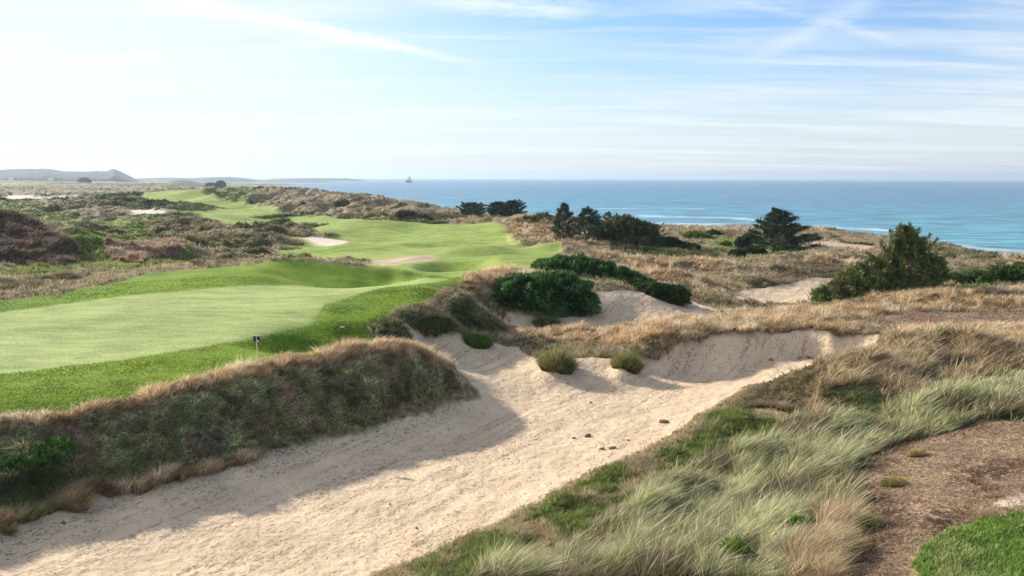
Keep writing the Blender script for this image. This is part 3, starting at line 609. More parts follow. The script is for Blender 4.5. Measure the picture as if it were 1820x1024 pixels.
def bush(name, D, lst, n, leaf, cols, label, cat='bush', group=None, mat=None, upw=.3, aspect=.45, dep=.8, root_name='foliage'):
    B = pxblobs(D, lst, dep); cx = np.mean([b[0] for b in B]); cy = np.mean([b[1] for b in B]); cz = ground_at(cx, cy)
    rt_ = empty(name, (cx, cy, cz), label, cat, group); o = np.array([cx, cy, cz])
    P, Nn, lump = blob_points(B, n, seed=cx)
    zz = Zd(P[:, 0], P[:, 1]); keep = P[:, 2] > zz - .1; P, Nn, lump = P[keep], Nn[keep], lump[keep]; m = len(P)
    dirs = unit(Nn + RNG.normal(0, .65, (m, 3)) + np.array([0, 0, upw])); sz = leaf * RNG.uniform(.6, 1.4, (m, 1))
    sd_ = unit(np.cross(dirs, RNG.normal(size=(m, 3)))) * sz * aspect
    V, f = rhombs(P, dirs * sz * 1.6, sd_); C = np.repeat(pick(cols, m, np.clip(.5 + .7 * lump, 0, 1)), 4, 0)  # leaf highlights painted on the lumps, darker colours in the hollows
    # solid leafy inside
    Vs, Fs, Cs, off = [V], [f], [C], len(V)
    for b in B:
        th = np.linspace(0, np.pi * .5, 7); ph = np.linspace(0, 2 * np.pi, 17)[:-1]
        T, Ph = np.meshgrid(th, ph, indexing='ij'); s = np.stack([np.sin(T) * np.cos(Ph), np.sin(T) * np.sin(Ph), np.cos(T)], -1).reshape(-1, 3)
        q_ = np.array(b[:3]) + s * np.array(b[3:]) * .70; low_ = np.array(b[:3]) + s * np.array(b[3:]) * .70
        q_ = q_ * [1, 1, 1]; ii = np.arange(7 * 16).reshape(7, 16); fq = np.stack([ii[:-1], np.roll(ii[:-1], -1, 1), np.roll(ii[1:], -1, 1), ii[1:]], -1).reshape(-1, 4)
        ring = q_[-16:].copy(); ring[:, 2] = np.minimum(Zd(ring[:, 0], ring[:, 1]) - .1, ring[:, 2]); base_i = len(q_); q_ = np.concatenate([q_, ring])
        lastr = ii[-1]; rr_ = base_i + np.arange(16); fq = np.concatenate([fq, np.stack([lastr, np.roll(lastr, -1), np.roll(rr_, -1), rr_], -1)])
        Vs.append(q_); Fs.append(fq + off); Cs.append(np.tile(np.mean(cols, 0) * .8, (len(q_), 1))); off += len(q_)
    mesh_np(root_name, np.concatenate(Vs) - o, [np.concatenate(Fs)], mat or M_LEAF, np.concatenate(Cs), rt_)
    tb = []
    for b in B[:4]:
        gz = ground_at(b[0], b[1]); hh = max(b[2] - gz, .2)
        for q_ in range(2):
            e = [b[0] + RNG.normal() * b[3] * .4, b[1] + RNG.normal() * b[4] * .4, b[2] + b[5] * .3]
            tb.append(tube([[cx, cy, cz - .1], [(cx + e[0]) / 2, (cy + e[1]) / 2, (cz + e[2]) / 2 + .1], e], [.05, .035, .012] if leaf < .4 else [.12, .08, .03], 5))
    V, f = join(tb); mesh_np('stem', V - o, [f], M_BARK, None, rt_)
    return rt_

def conifer(name, u, v, D, hpx, wpx, nb, cols, label, group=None, wind=.25, rise=.3, shape=.75, base=.12, lean=.04, ns=22, top=.15, needle=1.0, low=None):
    p = PD(u, v, D); z0 = ground_at(p[0], D); ztop = PD(u, v - hpx, D)[2]; H = ztop - z0; Wd = wpx * D / F / 2
    rt_ = empty(name, (p[0], D, z0), label, 'tree', group)
    xs = [[lean * H * t ** 1.5, 0, H * t * .97 - (.2 if t == 0 else 0)] for t in np.linspace(0, 1, 7)]; r0 = .022 * H + .04
    tb, PP, DD = [], [], []; tb.append(tube(xs, [r0 * (1 - .85 * t) for t in np.linspace(0, 1, 7)], 5))
    for i in range(nb):
        t = base + (1 - base) * (i + RNG.random() * .8) / nb; az = i * 2.39996 + RNG.normal(0, .3)
        prof = ((1 - t) / (1 - base)) ** shape + top * math.sin(math.pi * t)
        L = Wd * prof * RNG.uniform(.72, 1.12) * (1 + wind * math.cos(az)); L = max(L, .05 * H)
        st_ = np.array([lean * H * t ** 1.5, 0, H * t * .97]); el = rise + .5 * t + RNG.normal(0, .08)
        e = st_ + np.array([math.cos(az) * L, math.sin(az) * L, L * math.sin(el) * .7]); mid = (st_ + e) / 2 + np.array([0, 0, -.05 * L])
        rb = max(.012, .25 * r0 * (1 - t * .6)); tb.append(tube([st_, mid, e], [rb, rb * .6, rb * .2], 5))
        k = int(ns * (.4 + L / Wd)); s = RNG.uniform(.22, 1.02, k); s = s ** .8
        path = np.where((s < .5)[:, None], st_ + (mid - st_) * (s[:, None] * 2), mid + (e - mid) * (s[:, None] * 2 - 1))
        lat = np.array([-math.sin(az), math.cos(az), 0]); sw = RNG.choice([-1, 1], k) * RNG.uniform(0, 1, k) * .30 * L * (1.1 - s * .75)
        q_ = path + lat * sw[:, None] + np.array([math.cos(az), math.sin(az), 0]) * (np.abs(sw) * .4)[:, None]; q_[:, 2] += RNG.normal(0, .02 * H, k)
        PP.append(q_); dr = unit(np.array([math.cos(az), math.sin(az), .45]) + lat * (np.sign(sw) * .7)[:, None] + RNG.normal(0, .25, (k, 3))); DD.append(dr)
    P = np.concatenate(PP); Dr = np.concatenate(DD); m = len(P); rep = 5
    P = np.repeat(P, rep, 0) + RNG.normal(0, .022 * H, (m * rep, 3)) * [1, 1, .5]; Dr = unit(np.repeat(Dr, rep, 0) + RNG.normal(0, .45, (m * rep, 3)) + [0, 0, .2])
    sz = .055 * H * needle * RNG.uniform(.5, 1.3, (m * rep, 1)); S = unit(np.cross(Dr, RNG.normal(size=Dr.shape))) * sz * .20
    V, f = rhombs(P, Dr * sz * 1.5, S); C = np.repeat(pick(cols, m * rep, np.clip(.5 + wn3(P, H * .12, u) * .8, 0, 1)), 4, 0)
    mesh_np('crown', V, [f], M_NEEDLE, C, rt_); V, f = join(tb); mesh_np('trunk', V, [f], M_BARK, None, rt_)
    return rt_

def tuft(name, u, v, wpx, hpx, n, cols, label, group=None, lean=(.1, 0), spread=.8, cat='grass tuft', wb=1.0, D=None, dome=.55):
    c = castd(u, v); D = D or c[1]; r = wpx * D / F / 2; h = hpx * D / F; c = np.array([c[0], c[1] + r * .3, 0]); z0 = ground_at(c[0], c[1])
    a = RNG.uniform(0, 2 * np.pi, n); q_ = np.sqrt(RNG.random(n)); x = c[0] + r * .75 * q_ * np.cos(a); y = c[1] + r * .6 * q_ * np.sin(a); z = Zd(x, y) - .02
    hh = h * RNG.uniform(.5, 1.15, n) * (1 - dome * q_ ** 2); ln = np.stack([hh * (lean[0] + spread * q_ * np.cos(a) + RNG.normal(0, .15, n)), hh * (lean[1] + spread * q_ * np.sin(a) + RNG.normal(0, .15, n))], -1)
    o = np.array([c[0], c[1], z0]); nn = noise(x * 2.2 / r, y * 2.2 / r)
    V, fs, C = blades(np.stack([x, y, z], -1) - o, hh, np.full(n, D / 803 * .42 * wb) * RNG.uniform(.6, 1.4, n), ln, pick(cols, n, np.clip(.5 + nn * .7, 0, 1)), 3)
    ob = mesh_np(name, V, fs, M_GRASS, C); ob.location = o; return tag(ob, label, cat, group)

DKG = [(.022, .07, .02), (.035, .10, .026), (.06, .15, .035), (.11, .21, .05)]
CON = [(.018, .042, .026), (.03, .06, .03), (.05, .085, .035), (.075, .11, .04)]
JUN = [(.04, .07, .02), (.075, .115, .028), (.13, .19, .045), (.22, .27, .07), (.20, .16, .085)]
OLV = [(.05, .075, .02), (.09, .12, .03), (.15, .17, .05), (.11, .09, .05)]
YGR = [(.12, .19, .03), (.18, .25, .04), (.08, .14, .03)]
# dark round bushes by the shaded sand
bush('round_bush', 57.5, [(925,532,52,38),(985,527,58,38),(1022,547,36,33),(893,542,30,30),(960,508,45,18,1.5)], 26000, .19, DKG, 'large dark green round-leaved bush in front of the shaded bunker sand')
bush('trailing_bush', 66, [(1010,486,45,26),(1058,490,42,24),(1100,504,38,24,-1),(1138,518,30,22,-2),(972,480,26,14,1)], 24000, .20, DKG, 'long dark green bush trailing down the dune behind the round bush')
bush('sand_edge_bush', 61.5, [(1170,526,24,20),(1198,532,26,22),(1150,522,20,16,1)], 10000, .15, [(.03,.06,.02),(.05,.09,.025),(.08,.11,.03)], 'smaller dark bush at the right end of the trailing bush above the sand')
# trees on the coast side
conifer('windblown_cypress', 1374, 456, 112, 84, 128, 60, CON, 'lone windblown cypress with layered flat branches and a visible trunk against the sea', wind=.12, rise=.10, shape=.85, base=.10, lean=.03, top=.12, ns=90, needle=.62)
bp = bush('spreading_juniper', 66, [(1495,535,50,26,-.5),(1540,515,56,38),(1590,495,48,38),(1612,450,27,32),(1636,476,36,22,.5),(1562,488,30,26,.5),(1609,420,14,15),(1645,490,34,24,1),(1470,541,22,14,-1)], 30000, .24, JUN,
      'big spreading juniper tree leaning down to the left, tallest green shape at right', cat='tree', mat=M_NEEDLE, upw=.5, aspect=.2, dep=.7, root_name='crown')
def add_limbs(root, D, ends, start, cols):
    o = np.array(root.location); tb, P, Dr = [], [], []
    s0 = PD(*start, D)
    for (u, v, dd) in ends:
        e = PD(u, v, D + dd); mid = (s0 + e) / 2 + [0, 0, -.15]; tb.append(tube([s0, mid, e], [.09, .06, .015], 5))
        k = 260; s = RNG.uniform(.45, 1.05, k); d = unit((e - s0)[None])[0]; q_ = s0 + (e - s0) * s[:, None]; q_ = q_ + RNG.normal(0, .16, (k, 3)) * (1.35 - s)[:, None] * [1, 1, .7] * 1.6
        P.append(q_); Dr.append(unit(d + [0, 0, .35] + RNG.normal(0, .35, (k, 3))))
    P = np.concatenate(P); Dr = np.concatenate(Dr); sz = .2 * RNG.uniform(.5, 1.3, (len(P), 1)); S = unit(np.cross(Dr, RNG.normal(size=Dr.shape))) * sz * .18
    V, f = rhombs(P - o, Dr * sz * 1.5, S); mesh_np('branch_tip', V, [f], M_NEEDLE, np.repeat(pick(cols, len(P)), 4, 0), root)
    V, f = join(tb); mesh_np('limb', V - o, [f], M_BARK, None, root)
add_limbs(bp, 66, [(1662,430,0),(1650,422,.5),(1683,455,0),(1676,470,-.3),(1668,444,.6),(1600,404,0),(1615,402,.3),(1632,412,0),(1585,415,-.3),(1568,432,-.3),(1545,452,-.4),(1530,470,-.6),(1505,490,-.8),(1480,505,-.8),(1448,545,-1),(1455,528,-1),(1690,490,.4),(1668,505,.3),(1580,446,.5),(1640,428,-.5),(1520,482,.4)], (1590, 500), JUN)
conifer('coastal_conifer', 1000, 412, 120, 50, 46, 34, CON, 'small pointed conifer furthest left of the clump beyond the tan mound', 'conifers on the coast', wind=.1, shape=.8, top=.1)
conifer('coastal_conifer', 1040, 430, 112, 60, 62, 46, CON, 'broader dark conifer directly left of the large olive bush', 'conifers on the coast', wind=.15, shape=.75, top=.15)
conifer('coastal_conifer', 1078, 410, 124, 34, 30, 22, CON, 'little spiky conifer poking up behind the large olive bush', 'conifers on the coast', wind=.2, shape=.8)
conifer('coastal_conifer', 1160, 425, 122, 26, 40, 20, CON, 'low conifer sticking out at the right of the large olive bush', 'conifers on the coast', wind=.3, shape=.6)
conifer('coastal_conifer', 882, 394, 172, 34, 34, 44, CON, 'left one of the pair of dark conifers on the shore ridge', 'conifers on the coast', wind=.1, shape=.6, top=.3, ns=50, needle=1.2)
conifer('coastal_conifer', 907, 396, 170, 38, 44, 44, CON, 'right one of the pair of dark conifers on the shore ridge', 'conifers on the coast', wind=.25, shape=.6, top=.3, ns=50, needle=1.2)
conifer('coastal_conifer', 838, 390, 182, 27, 44, 44, [(.04,.07,.03),(.06,.09,.035)], 'bushy greyish conifer on the shore ridge left of the pair', 'conifers on the coast', wind=.1, shape=.45, top=.4, ns=50, needle=1.3)
bush('olive_bush', 116, [(1078,424,32,26),(1108,414,36,26),(1140,420,30,24),(1058,434,24,16),(1128,436,40,14,-1)], 16000, .24, OLV, 'large olive green bush between the small conifers and the shaded slope')
bush('slope_scrub', 114, [(1180,438,30,14),(1215,444,30,10),(1160,448,30,10,-2)], 7000, .24, [(.045,.06,.02),(.07,.08,.03),(.03,.045,.02)], 'dark scrub running down the slope right of the olive bush', cat='bush')
bush('shore_bush', 150, [(1268,421,15,9)], 2500, .26, [(.05,.09,.03),(.07,.12,.03)], 'small round green bush on the tan flat near the shore', group='bushes on the tan flat')
bush('shore_bush', 146, [(1235,422,20,8),(1252,425,12,7)], 3000, .26, YGR, 'yellow green low bush left of the small round bush', group='bushes on the tan flat')
bush('shore_bush', 128, [(1290,438,9,6)], 1200, .24, YGR, 'tiny bright green bush left of the windblown cypress', group='bushes on the tan flat')
bush('shore_bush', 113, [(1322,436,14,14),(1340,450,20,10,-2)], 3500, .2, CON, 'dark bush touching the left foot of the windblown cypress', group='bushes on the tan flat')
bush('shore_bush', 104, [(1222,458,20,7)], 2000, .18, [(.10,.15,.07),(.14,.19,.09)], 'pale green low bush on the dark slope above the golden ridge', group='bushes on the tan flat')
bush('shore_bush', 102, [(1310,455,14,9)], 1800, .2, CON, 'dark low bush at the right end of the shaded slope', group='bushes on the tan flat')
bush('hedge_bush', 78, [(1700,500,24,12),(1735,498,26,14,.5),(1668,502,20,9)], 9000, .16, [(.08,.14,.03),(.12,.18,.04),(.06,.10,.03)], 'yellowish green low bush spreading right of the juniper')
bush('hedge_bush', 75, [(1790,494,34,20),(1825,492,30,24),(1760,500,18,13),(1860,498,34,20)], 12000, .16, [(.04,.09,.02),(.08,.14,.03),(.12,.17,.04)], 'darker green bush at the right edge of the picture')
for i, (u, v, D, ru, rv, lb) in enumerate([(722,386,182,18,9,'dark scrub bush on the inland side of the shore ridge'), (752,394,178,17,9,'dark scrub bush low on the shore ridge nearest the fairway corner'),
        (690,408,170,12,5,'low dark bush at the fairway edge, left of two bigger ones'), (730,408,166,16,5,'low dark bush at the fairway edge, middle of three'), (767,409,162,13,5,'low dark bush at the fairway edge, right of three'),
        (835,403,160,9,3,'tiny dark bush alone on the far fairway edge')]):
    bush('ridge_bush', D, [(u, v, ru, rv)], 2600, .3, [(.03,.05,.02),(.05,.075,.025),(.08,.09,.04)], lb, group='scrub bushes by the fairway')
for (u, v, D, ru, rv, lb) in [(392,331,950,5,5,'dark hazy tree standing on the far plain near the bay'), (376,333,900,7,3,'low hazy tree left of the dark tree on the far plain'), (473,341,395,8,3,'grey green bush at the far tip of the shore ridge'), (150,323,1300,7,1.8,'hazy tree clump on the far left plain'), (60,327,1200,9,1.6,'hazy low tree clump near the left edge of the far plain')]:
    bush('far_tree', D, [(u, v, ru, rv)], 900, D * .0022, CON, lb, cat='tree', group='far trees in the haze')
# leafy plants in the near grass
bush('leafy_weed', 25.6, [(35,835,30,26),(75,815,34,22,.5),(10,850,26,28,-.3),(105,800,22,16,.8)], 9000, .11, [(.05,.13,.03),(.10,.22,.04),(.16,.30,.06)], 'dark green leafy weeds on the bank at the left edge', cat='weed')
bush('yellow_shrub', castd(1305, 1016)[1], [(1305,985,24,26),(1325,1000,22,24),(1290,1010,22,20)], 1800, .055, [(.28,.34,.02),(.20,.30,.03),(.10,.19,.03)], 'bright yellow green leafy shrub in the grass at bottom', cat='shrub', upw=1.2)
bush('leafy_sprig', castd(1425, 958)[1], [(1415,932,16,13),(1438,936,14,12)], 1400, .05, [(.12,.24,.03),(.18,.32,.04)], 'bright green leafy sprig between brown grass and the dirt', cat='shrub', upw=1.2)
# grass tufts
T_OL = [(.16, .17, .05), (.24, .23, .08), (.34, .30, .12), (.10, .13, .04)]; T_GR = [(.10, .19, .03), (.17, .26, .05), (.07, .12, .03)]
TN = [(.66, .50, .28), (.46, .32, .16), (.30, .31, .10)]; G1 = 'grass tufts growing in the bunker sand'
tuft('grass_tuft', 990, 657, 80, 42, 3000, T_OL, 'tall olive grass tuft on a sand mound in the bunker, left of two', G1)
tuft('grass_tuft', 1113, 654, 66, 34, 2200, T_OL, 'olive grass tuft with rusty base on a sand mound in the bunker, right of two', G1, lean=(.3, 0))
tuft('grass_tuft', 1076, 635, 44, 9, 900, [(.30, .27, .06), (.22, .22, .06)], 'flat yellowish grass patch between the two bunker tufts', G1)
tuft('grass_tuft', 1150, 622, 30, 20, 1000, [(.08, .10, .03), (.16, .15, .06)], 'small dark tuft at the left end of the bunker lip', G1)
tuft('grass_tuft', 848, 616, 64, 22, 2400, T_GR, 'bright green flat grass tuft at the foot of the hummocks', G1, lean=(.3, 0))
tuft('grass_tuft', 970, 584, 52, 30, 2200, [(.06, .11, .04), (.12, .18, .06), (.18, .22, .09)], 'upright green tuft in front of the dark round bush', G1)
G2 = 'tufts along the lower edge of the bank'
tuft('fountain_grass', 42, 925, 60, 42, 1300, T_GR + TN, 'green and straw fountain grass above the sand, second from the left edge', G2, spread=1.2)
tuft('fountain_grass', 125, 905, 70, 42, 1500, TN, 'wide straw fountain grass above the sand with dark base', G2, spread=1.2)
tuft('fountain_grass', 245, 868, 80, 34, 1500, TN, 'straw coloured fountain grass hanging over the sand, right of the wide one', G2, spread=1.2)
tuft('fountain_grass', 12, 950, 30, 24, 700, TN, 'small brown tuft at the left edge at the foot of the bank', G2, spread=1.2)
tuft('fountain_grass', 310, 850, 50, 22, 900, TN, 'rusty low grass clump at the foot of the bank, rightmost of its row', G2, spread=1.2)
G3 = 'tufts scattered on the brown dirt'
tuft('dirt_tuft', 1630, 812, 34, 22, 900, TN, 'single golden tuft high on the brown dirt patch', G3)
tuft('dirt_tuft', 1592, 865, 54, 24, 1200, [(.28, .30, .06), (.30, .22, .13)], 'yellow green tuft in the middle of the brown dirt patch', G3)
tuft('dirt_tuft', 1540, 833, 26, 14, 600, T_GR, 'small green tuft where long grass meets the dirt', G3)
tuft('dirt_tuft', 1475, 868, 52, 50, 1500, [(.40, .31, .12), (.28, .25, .08)], 'golden tuft at the edge of the pale long grass', G3, lean=(.4, .1))
tuft('dirt_tuft', 1545, 940, 64, 38, 1800, [(.34, .25, .16), (.24, .26, .08)], 'brownish tuft on the left edge of the dirt near the leafy sprig', G3)
tuft('dirt_tuft', 1515, 982, 60, 42, 1500, TN, 'straw tuft by the dirt at bottom, below the brownish one', G3)
# clods and weed wrack on the sand
M_CLOD = mat_plain('clod', (.30, .15, .08), .95, 14, .4, .02); M_CLODD = mat_plain('dark_clod', (.20, .14, .10), .95, 14, .4, .02)
def clod(u, v, wpx, hpx, mat, label, name='clod', lumps=5, group='clods of dried seaweed on the sand'):
    c = castd(u, v); s = c[1] / F * .68; V_, F_, off = [], [], 0
    for i in range(lumps):
        dx = (RNG.random() - .5) * wpx * s * .8; dy = RNG.normal() * wpx * s * .12; r = wpx * s * RNG.uniform(.12, .26); hz_ = hpx * s * RNG.uniform(.5, 1.0)
        th = np.linspace(0, np.pi, 9); ph = np.linspace(0, 2 * np.pi, 13)[:-1]; T, Ph = np.meshgrid(th, ph, indexing='ij')
        S = np.stack([np.sin(T) * np.cos(Ph), np.sin(T) * np.sin(Ph), np.cos(T)], -1).reshape(-1, 3); S = S * (1 + .35 * wn3(S, .5, u + i))[:, None]
        q_ = S * [r, r * .8, hz_ * .6] + [dx, dy, hz_ * .3]; ii = np.arange(108).reshape(9, 12); fq = np.stack([ii[:-1], ii[1:], np.roll(ii[1:], -1, 1), np.roll(ii[:-1], -1, 1)], -1).reshape(-1, 4)
        V_.append(q_); F_.append(fq + off); off += len(q_)
    for i in range(3):
        a = RNG.uniform(0, 6.28); L = wpx * s * RNG.uniform(.4, .7); V, f = tube([[0, 0, .02], [math.cos(a) * L * .5, math.sin(a) * L * .3, .05], [math.cos(a) * L, math.sin(a) * L * .5, .01]], [.018, .014, .006], 5); V_.append(V); F_.append(f + off); off += len(V)
    o = mesh_np(name, np.concatenate(V_), [np.concatenate(F_)], mat, smooth=True); o.location = (c[0], c[1], c[2]); return tag(o, label, 'clod', group)
clod(1371, 641, 16, 8, M_CLOD, 'single rusty clod left of the row under the bunker lip')
clod(1422, 637, 14, 5, M_CLOD, 'thin rusty clod at the left of the row under the bunker lip')
clod(1440, 637, 22, 9, M_CLOD, 'biggest rusty clod of the row under the bunker lip', lumps=7)
clod(1463, 637, 16, 7, M_CLOD, 'rusty clod just right of the biggest in the row')
clod(1492, 631, 9, 6, M_CLOD, 'small rusty clod at the right end of the row')
clod(1182, 752, 30, 10, M_CLODD, 'dark clod with twigs by the grass edge, highest on the slope', lumps=6)
clod(1042, 777, 24, 10, M_CLODD, 'dark clod with twigs in the middle of the sand', lumps=6)
clod(1020, 780, 12, 6, M_CLODD, 'small dark clod left of the twiggy one in the sand')
clod(1088, 798, 20, 8, M_CLODD, 'brown clod at the sand edge below the twiggy one', lumps=6)
clod(1070, 799, 14, 6, M_CLODD, 'small brown clod touching the one at the sand edge')
clod(1117, 784, 12, 5, M_CLOD, 'rusty clod near the green grass edge')
clod(1050, 717, 9, 6, M_CLODD, 'lone tiny dark clod in the open sand right of the shadow')
clod(112, 931, 13, 10, M_CLODD, 'dark sod lump fallen on the sand below the bank at left', lumps=4)
clod(693, 898, 7, 4, M_CLODD, 'small dark lump lying in the smooth near sand', lumps=3)
clod(741, 940, 9, 4, M_CLODD, 'dark lump near the bottom centre of the sand', lumps=3)
clod(884, 573, 8, 6, M_CLODD, 'dark stone on the pale sand beside the round bush', lumps=2)
# marker flag
M_WHITE = mat_plain('white_paint', (.8, .8, .78), .5, 20, .04); M_NAVY = mat_plain('navy_cloth', (.012, .018, .10), .7, 20, .1); M_RED = mat_plain('red_cloth', (.6, .04, .03), .7, 20, .1)
def box(c, s): 
    c = np.array(c, float); s = np.array(s) / 2; V = np.array([c + s * [i, j, k_] for i in (-1, 1) for j in (-1, 1) for k_ in (-1, 1)])
    return V, np.array([[0, 1, 3, 2], [4, 6, 7, 5], [0, 4, 5, 1], [2, 3, 7, 6], [0, 2, 6, 4], [1, 5, 7, 3]])
c = castd(458, 648); fz = ground_at(c[0], c[1]); s = c[1] / F
rt_ = empty('marker_flag', (c[0], c[1], fz), 'white pole with small square navy flag edged white and red beside the putting green', 'flag')
Hm = 53 * s; V, f = tube([[0, 0, -.05], [0, 0, Hm * .5], [-.01, 0, Hm]], [.018, .016, .014], 10); mesh_np('pole', V, [f], M_WHITE, None, rt_, smooth=True)
def cloth(x0, x1, z0, z1, y, th):
    xs = np.linspace(x0, x1, 9); V = []
    for yy in (-th, th):
        for z_ in (z0, z1):
            for x_ in xs: V.append([x_, y + yy + .02 * math.sin((x_ - x0) * 18), z_])
    V = np.array(V); f = []
    for i in range(8): f += [[i, i + 1, 9 + i + 1, 9 + i], [18 + i, 27 + i, 27 + i + 1, 18 + i + 1], [i, 18 + i, 18 + i + 1, i + 1], [9 + i, 9 + i + 1, 27 + i + 1, 27 + i]]
    f += [[0, 9, 27, 18], [8, 26, 35, 17]]
    return V, np.array(f)
w_ = 12 * s; V, f = cloth(-w_ / 2, w_ / 2, Hm - 9.5 * s, Hm - .8 * s, 0, .012); fl_ = mesh_np('flag', V, [f], M_NAVY, None, rt_)
V, f = cloth(-w_ / 2, w_ / 2, Hm - 12 * s, Hm - 9.6 * s, 0, .012); mesh_np('red_band', V, [f], M_RED, None, fl_)
V, f = cloth(-w_ / 2, w_ / 2, Hm - .7 * s, Hm + .3 * s, 0, .013); mesh_np('white_trim', V, [f], M_WHITE, None, fl_)
V, f = box((w_ * .22, -.03, Hm - 9.0 * s), (3.2 * s, .012, 2.2 * s)); mesh_np('emblem', V, [f], M_WHITE, None, fl_)
# white plate in the turf
c = castd(608, 583); s = c[1] / F; rt_ = empty('turf_plate', (c[0], c[1], ground_at(c[0], c[1])), 'small white plate lying in the turf beside the putting green', 'plate')
V, f = box((0, 0, .03), (8 * s, 4 * s, .05)); mesh_np('plate', V, [f], M_WHITE, None, rt_); V, f = box((0, 0, .062), (3 * s, 2 * s, .012)); mesh_np('lid', V, [f], M_CLOD, None, rt_)
# sailing ship
D = 2850.; p = PZ(727, 325, SEA); D = p[1]; s = D / F; rt_ = empty('sailing_ship', (p[0], D, SEA), 'small sailing ship with a dark hull out on the sea near the horizon', 'ship')
L = 11.5 * s; st = []
for t in np.linspace(-1, 1, 13):
    hw = .13 * L * (1 - abs(t) ** 3) + .01; top_ = 3.2 * s + 1.2 * s * abs(t) ** 2
    st.append([[t * L / 2 * .86, -hw * .5, -1.5], [t * L / 2 * .86, hw * .5, -1.5], [t * L / 2, hw, top_], [t * L / 2, -hw, top_]])
st = np.array(st).reshape(-1, 3); f = [[i * 4 + j, i * 4 + (j + 1) % 4, (i + 1) * 4 + (j + 1) % 4, (i + 1) * 4 + j] for i in range(12) for j in range(4)] + [[0, 3, 2, 1], [48, 49, 50, 51]]
M_HULL = mat_plain('hull_paint', (.035, .05, .07), .6, 1, .2); M_SAIL = mat_plain('sail_cloth', (.42, .44, .46), .8, .3, .1)
mesh_np('hull', st, [np.array(f)], M_HULL, None, rt_)
V, f = box((-1.2 * s, 0, 4.4 * s), (3.5 * s, 2.2, 2.6 * s)); mesh_np('cabin', V, [f], M_SAIL, None, rt_)
for x_, h_ in ((.3 * s, 16.5 * s), (-3 * s, 9 * s)):
    V, f = tube([[x_, 0, 1], [x_, 0, h_]], [.35, .2], 8); mesh_np('mast', V, [f], M_HULL, None, rt_)
def sail(x0, x1, z0, z1, xt):
    V = []; 
    for yy in (-.12, .12):
        V += [[x0, yy, z0], [x1, yy + 1.5, z0], [xt, yy, z1], [(x1 + xt) / 2 + .6, yy + 1.4, (z0 + z1) / 2]]
    return np.array(V), [np.array([[0, 1, 3, 2], [4, 6, 7, 5], [0, 4, 5, 1], [1, 5, 7, 3], [3, 7, 6, 2], [2, 6, 4, 0]])]
for a in ((.6 * s, 4.6 * s, 4 * s, 12 * s, .6 * s), (0, -2.2 * s, 4.5 * s, 12.5 * s, 0), (-3.2 * s, -4.9 * s, 4 * s, 8 * s, -3.2 * s)):
    V, f = sail(*a); mesh_np('sail', V, f, M_SAIL, None, rt_)

# ------------------------------------------------------------------ sea
def mat_sea():
    k = N('sea_water'); tc = k.n('ShaderNodeTexCoord'); ob = tc.outputs['Object']
    foam = k.attr('foam').outputs['Fac']; sh = k.attr('shallow').outputs['Fac']
    mp = k.n('ShaderNodeMapping'); mp.inputs['Scale'].default_value = (.35, 1, 1); mp.inputs['Rotation'].default_value = (0, 0, R(-25)); k.l(ob, mp.inputs[0])
    n1 = k.noise(mp.outputs[0], .16, 6, .62); n2 = k.noise(mp.outputs[0], .02, 4, .6); n3 = k.noise(mp.outputs[0], .9, 4, .6)
    cr = k.n('ShaderNodeMix', data_type='RGBA'); k.l(sh, cr.inputs[0]); cr.inputs[6].default_value = (.045, .17, .27, 1); cr.inputs[7].default_value = (.075, .31, .36, 1)
    c1 = k.mul(cr.outputs[2], k.mr(n1, .38, .62, .5, 1.6)); c1 = k.mul(c1, k.mr(n2, .3, .7, .85, 1.15))  # wave glints and dark troughs put into the water colour
    cf = k.n('ShaderNodeMix', data_type='RGBA'); k.l(foam, cf.inputs[0]); k.l(c1, cf.inputs[6]); cf.inputs[7].default_value = (.8, .82, .82, 1)
    b = k.n('ShaderNodeBump'); b.inputs['Distance'].default_value = 1.0; b.inputs['Strength'].default_value = 1
    hh = k.math('ADD', k.math('MULTIPLY', n1, 1.6), k.math('MULTIPLY', n3, .35)); k.l(hh, b.inputs['Height'])
    p = k.n('ShaderNodeBsdfPrincipled'); p.inputs['IOR'].default_value = 1.33; p.inputs['Roughness'].default_value = .28; p.inputs['Specular IOR Level'].default_value = .35
    k.l(cf.outputs[2], p.inputs['Base Color']); k.l(b.outputs[0], p.inputs['Normal']); k.l(p.outputs[0], k.out.inputs[0]); return k.m
wa = np.linspace(R(-40), R(50), 700); wl = np.concatenate([np.arange(math.log(120), math.log(900), .006), np.arange(math.log(905), math.log(12000), .03)])
WA, WL = np.meshgrid(wa, wl); wr = np.exp(WL); wX = wr * np.sin(WA); wY = wr * np.cos(WA)
foam = np.zeros(wX.shape)
fnz = fbm(wX / 9, wY / 9, 4, 4.); fn2 = fbm(wX / 40, wY / 40, 3, 14.)
def surf(line, wid, amt):
    global foam
    P = [PZ(u, v, SEA) for u, v in line]
    d, _ = seg_dist(wX + 6 * fn2, wY + 8 * fbm(wX / 30, wY / 30, 3, 24.), P, False)
    foam = np.maximum(foam, .72 * amt * sst(1, 0, d / wid + .55 * fnz) )
surf([(1060,371),(1150,370),(1235,371)], 9, .75); surf([(1110,376),(1240,373)], 5, .5)
surf([(1150,384),(1230,386),(1300,388),(1345,391)], 10, .9); surf([(1400,401),(1440,402),(1500,405),(1560,407),(1600,411)], 9, 1.0)
surf([(1160,398),(1240,399),(1330,402),(1400,405)], 11, .8); surf([(1480,415),(1600,425)], 5, .3)
surf([(1700,434),(1750,440),(1800,446),(1900,452)], 7, .6); surf([(1640,424),(1700,428),(1760,430)], 3, .3)
surf([(415,330),(430,336),(470,341)], 25, 1.0); surf([(400,326),(440,325)], 120, 1.0); surf([(480,323),(560,322.5),(640,321.8)], 150, .5)
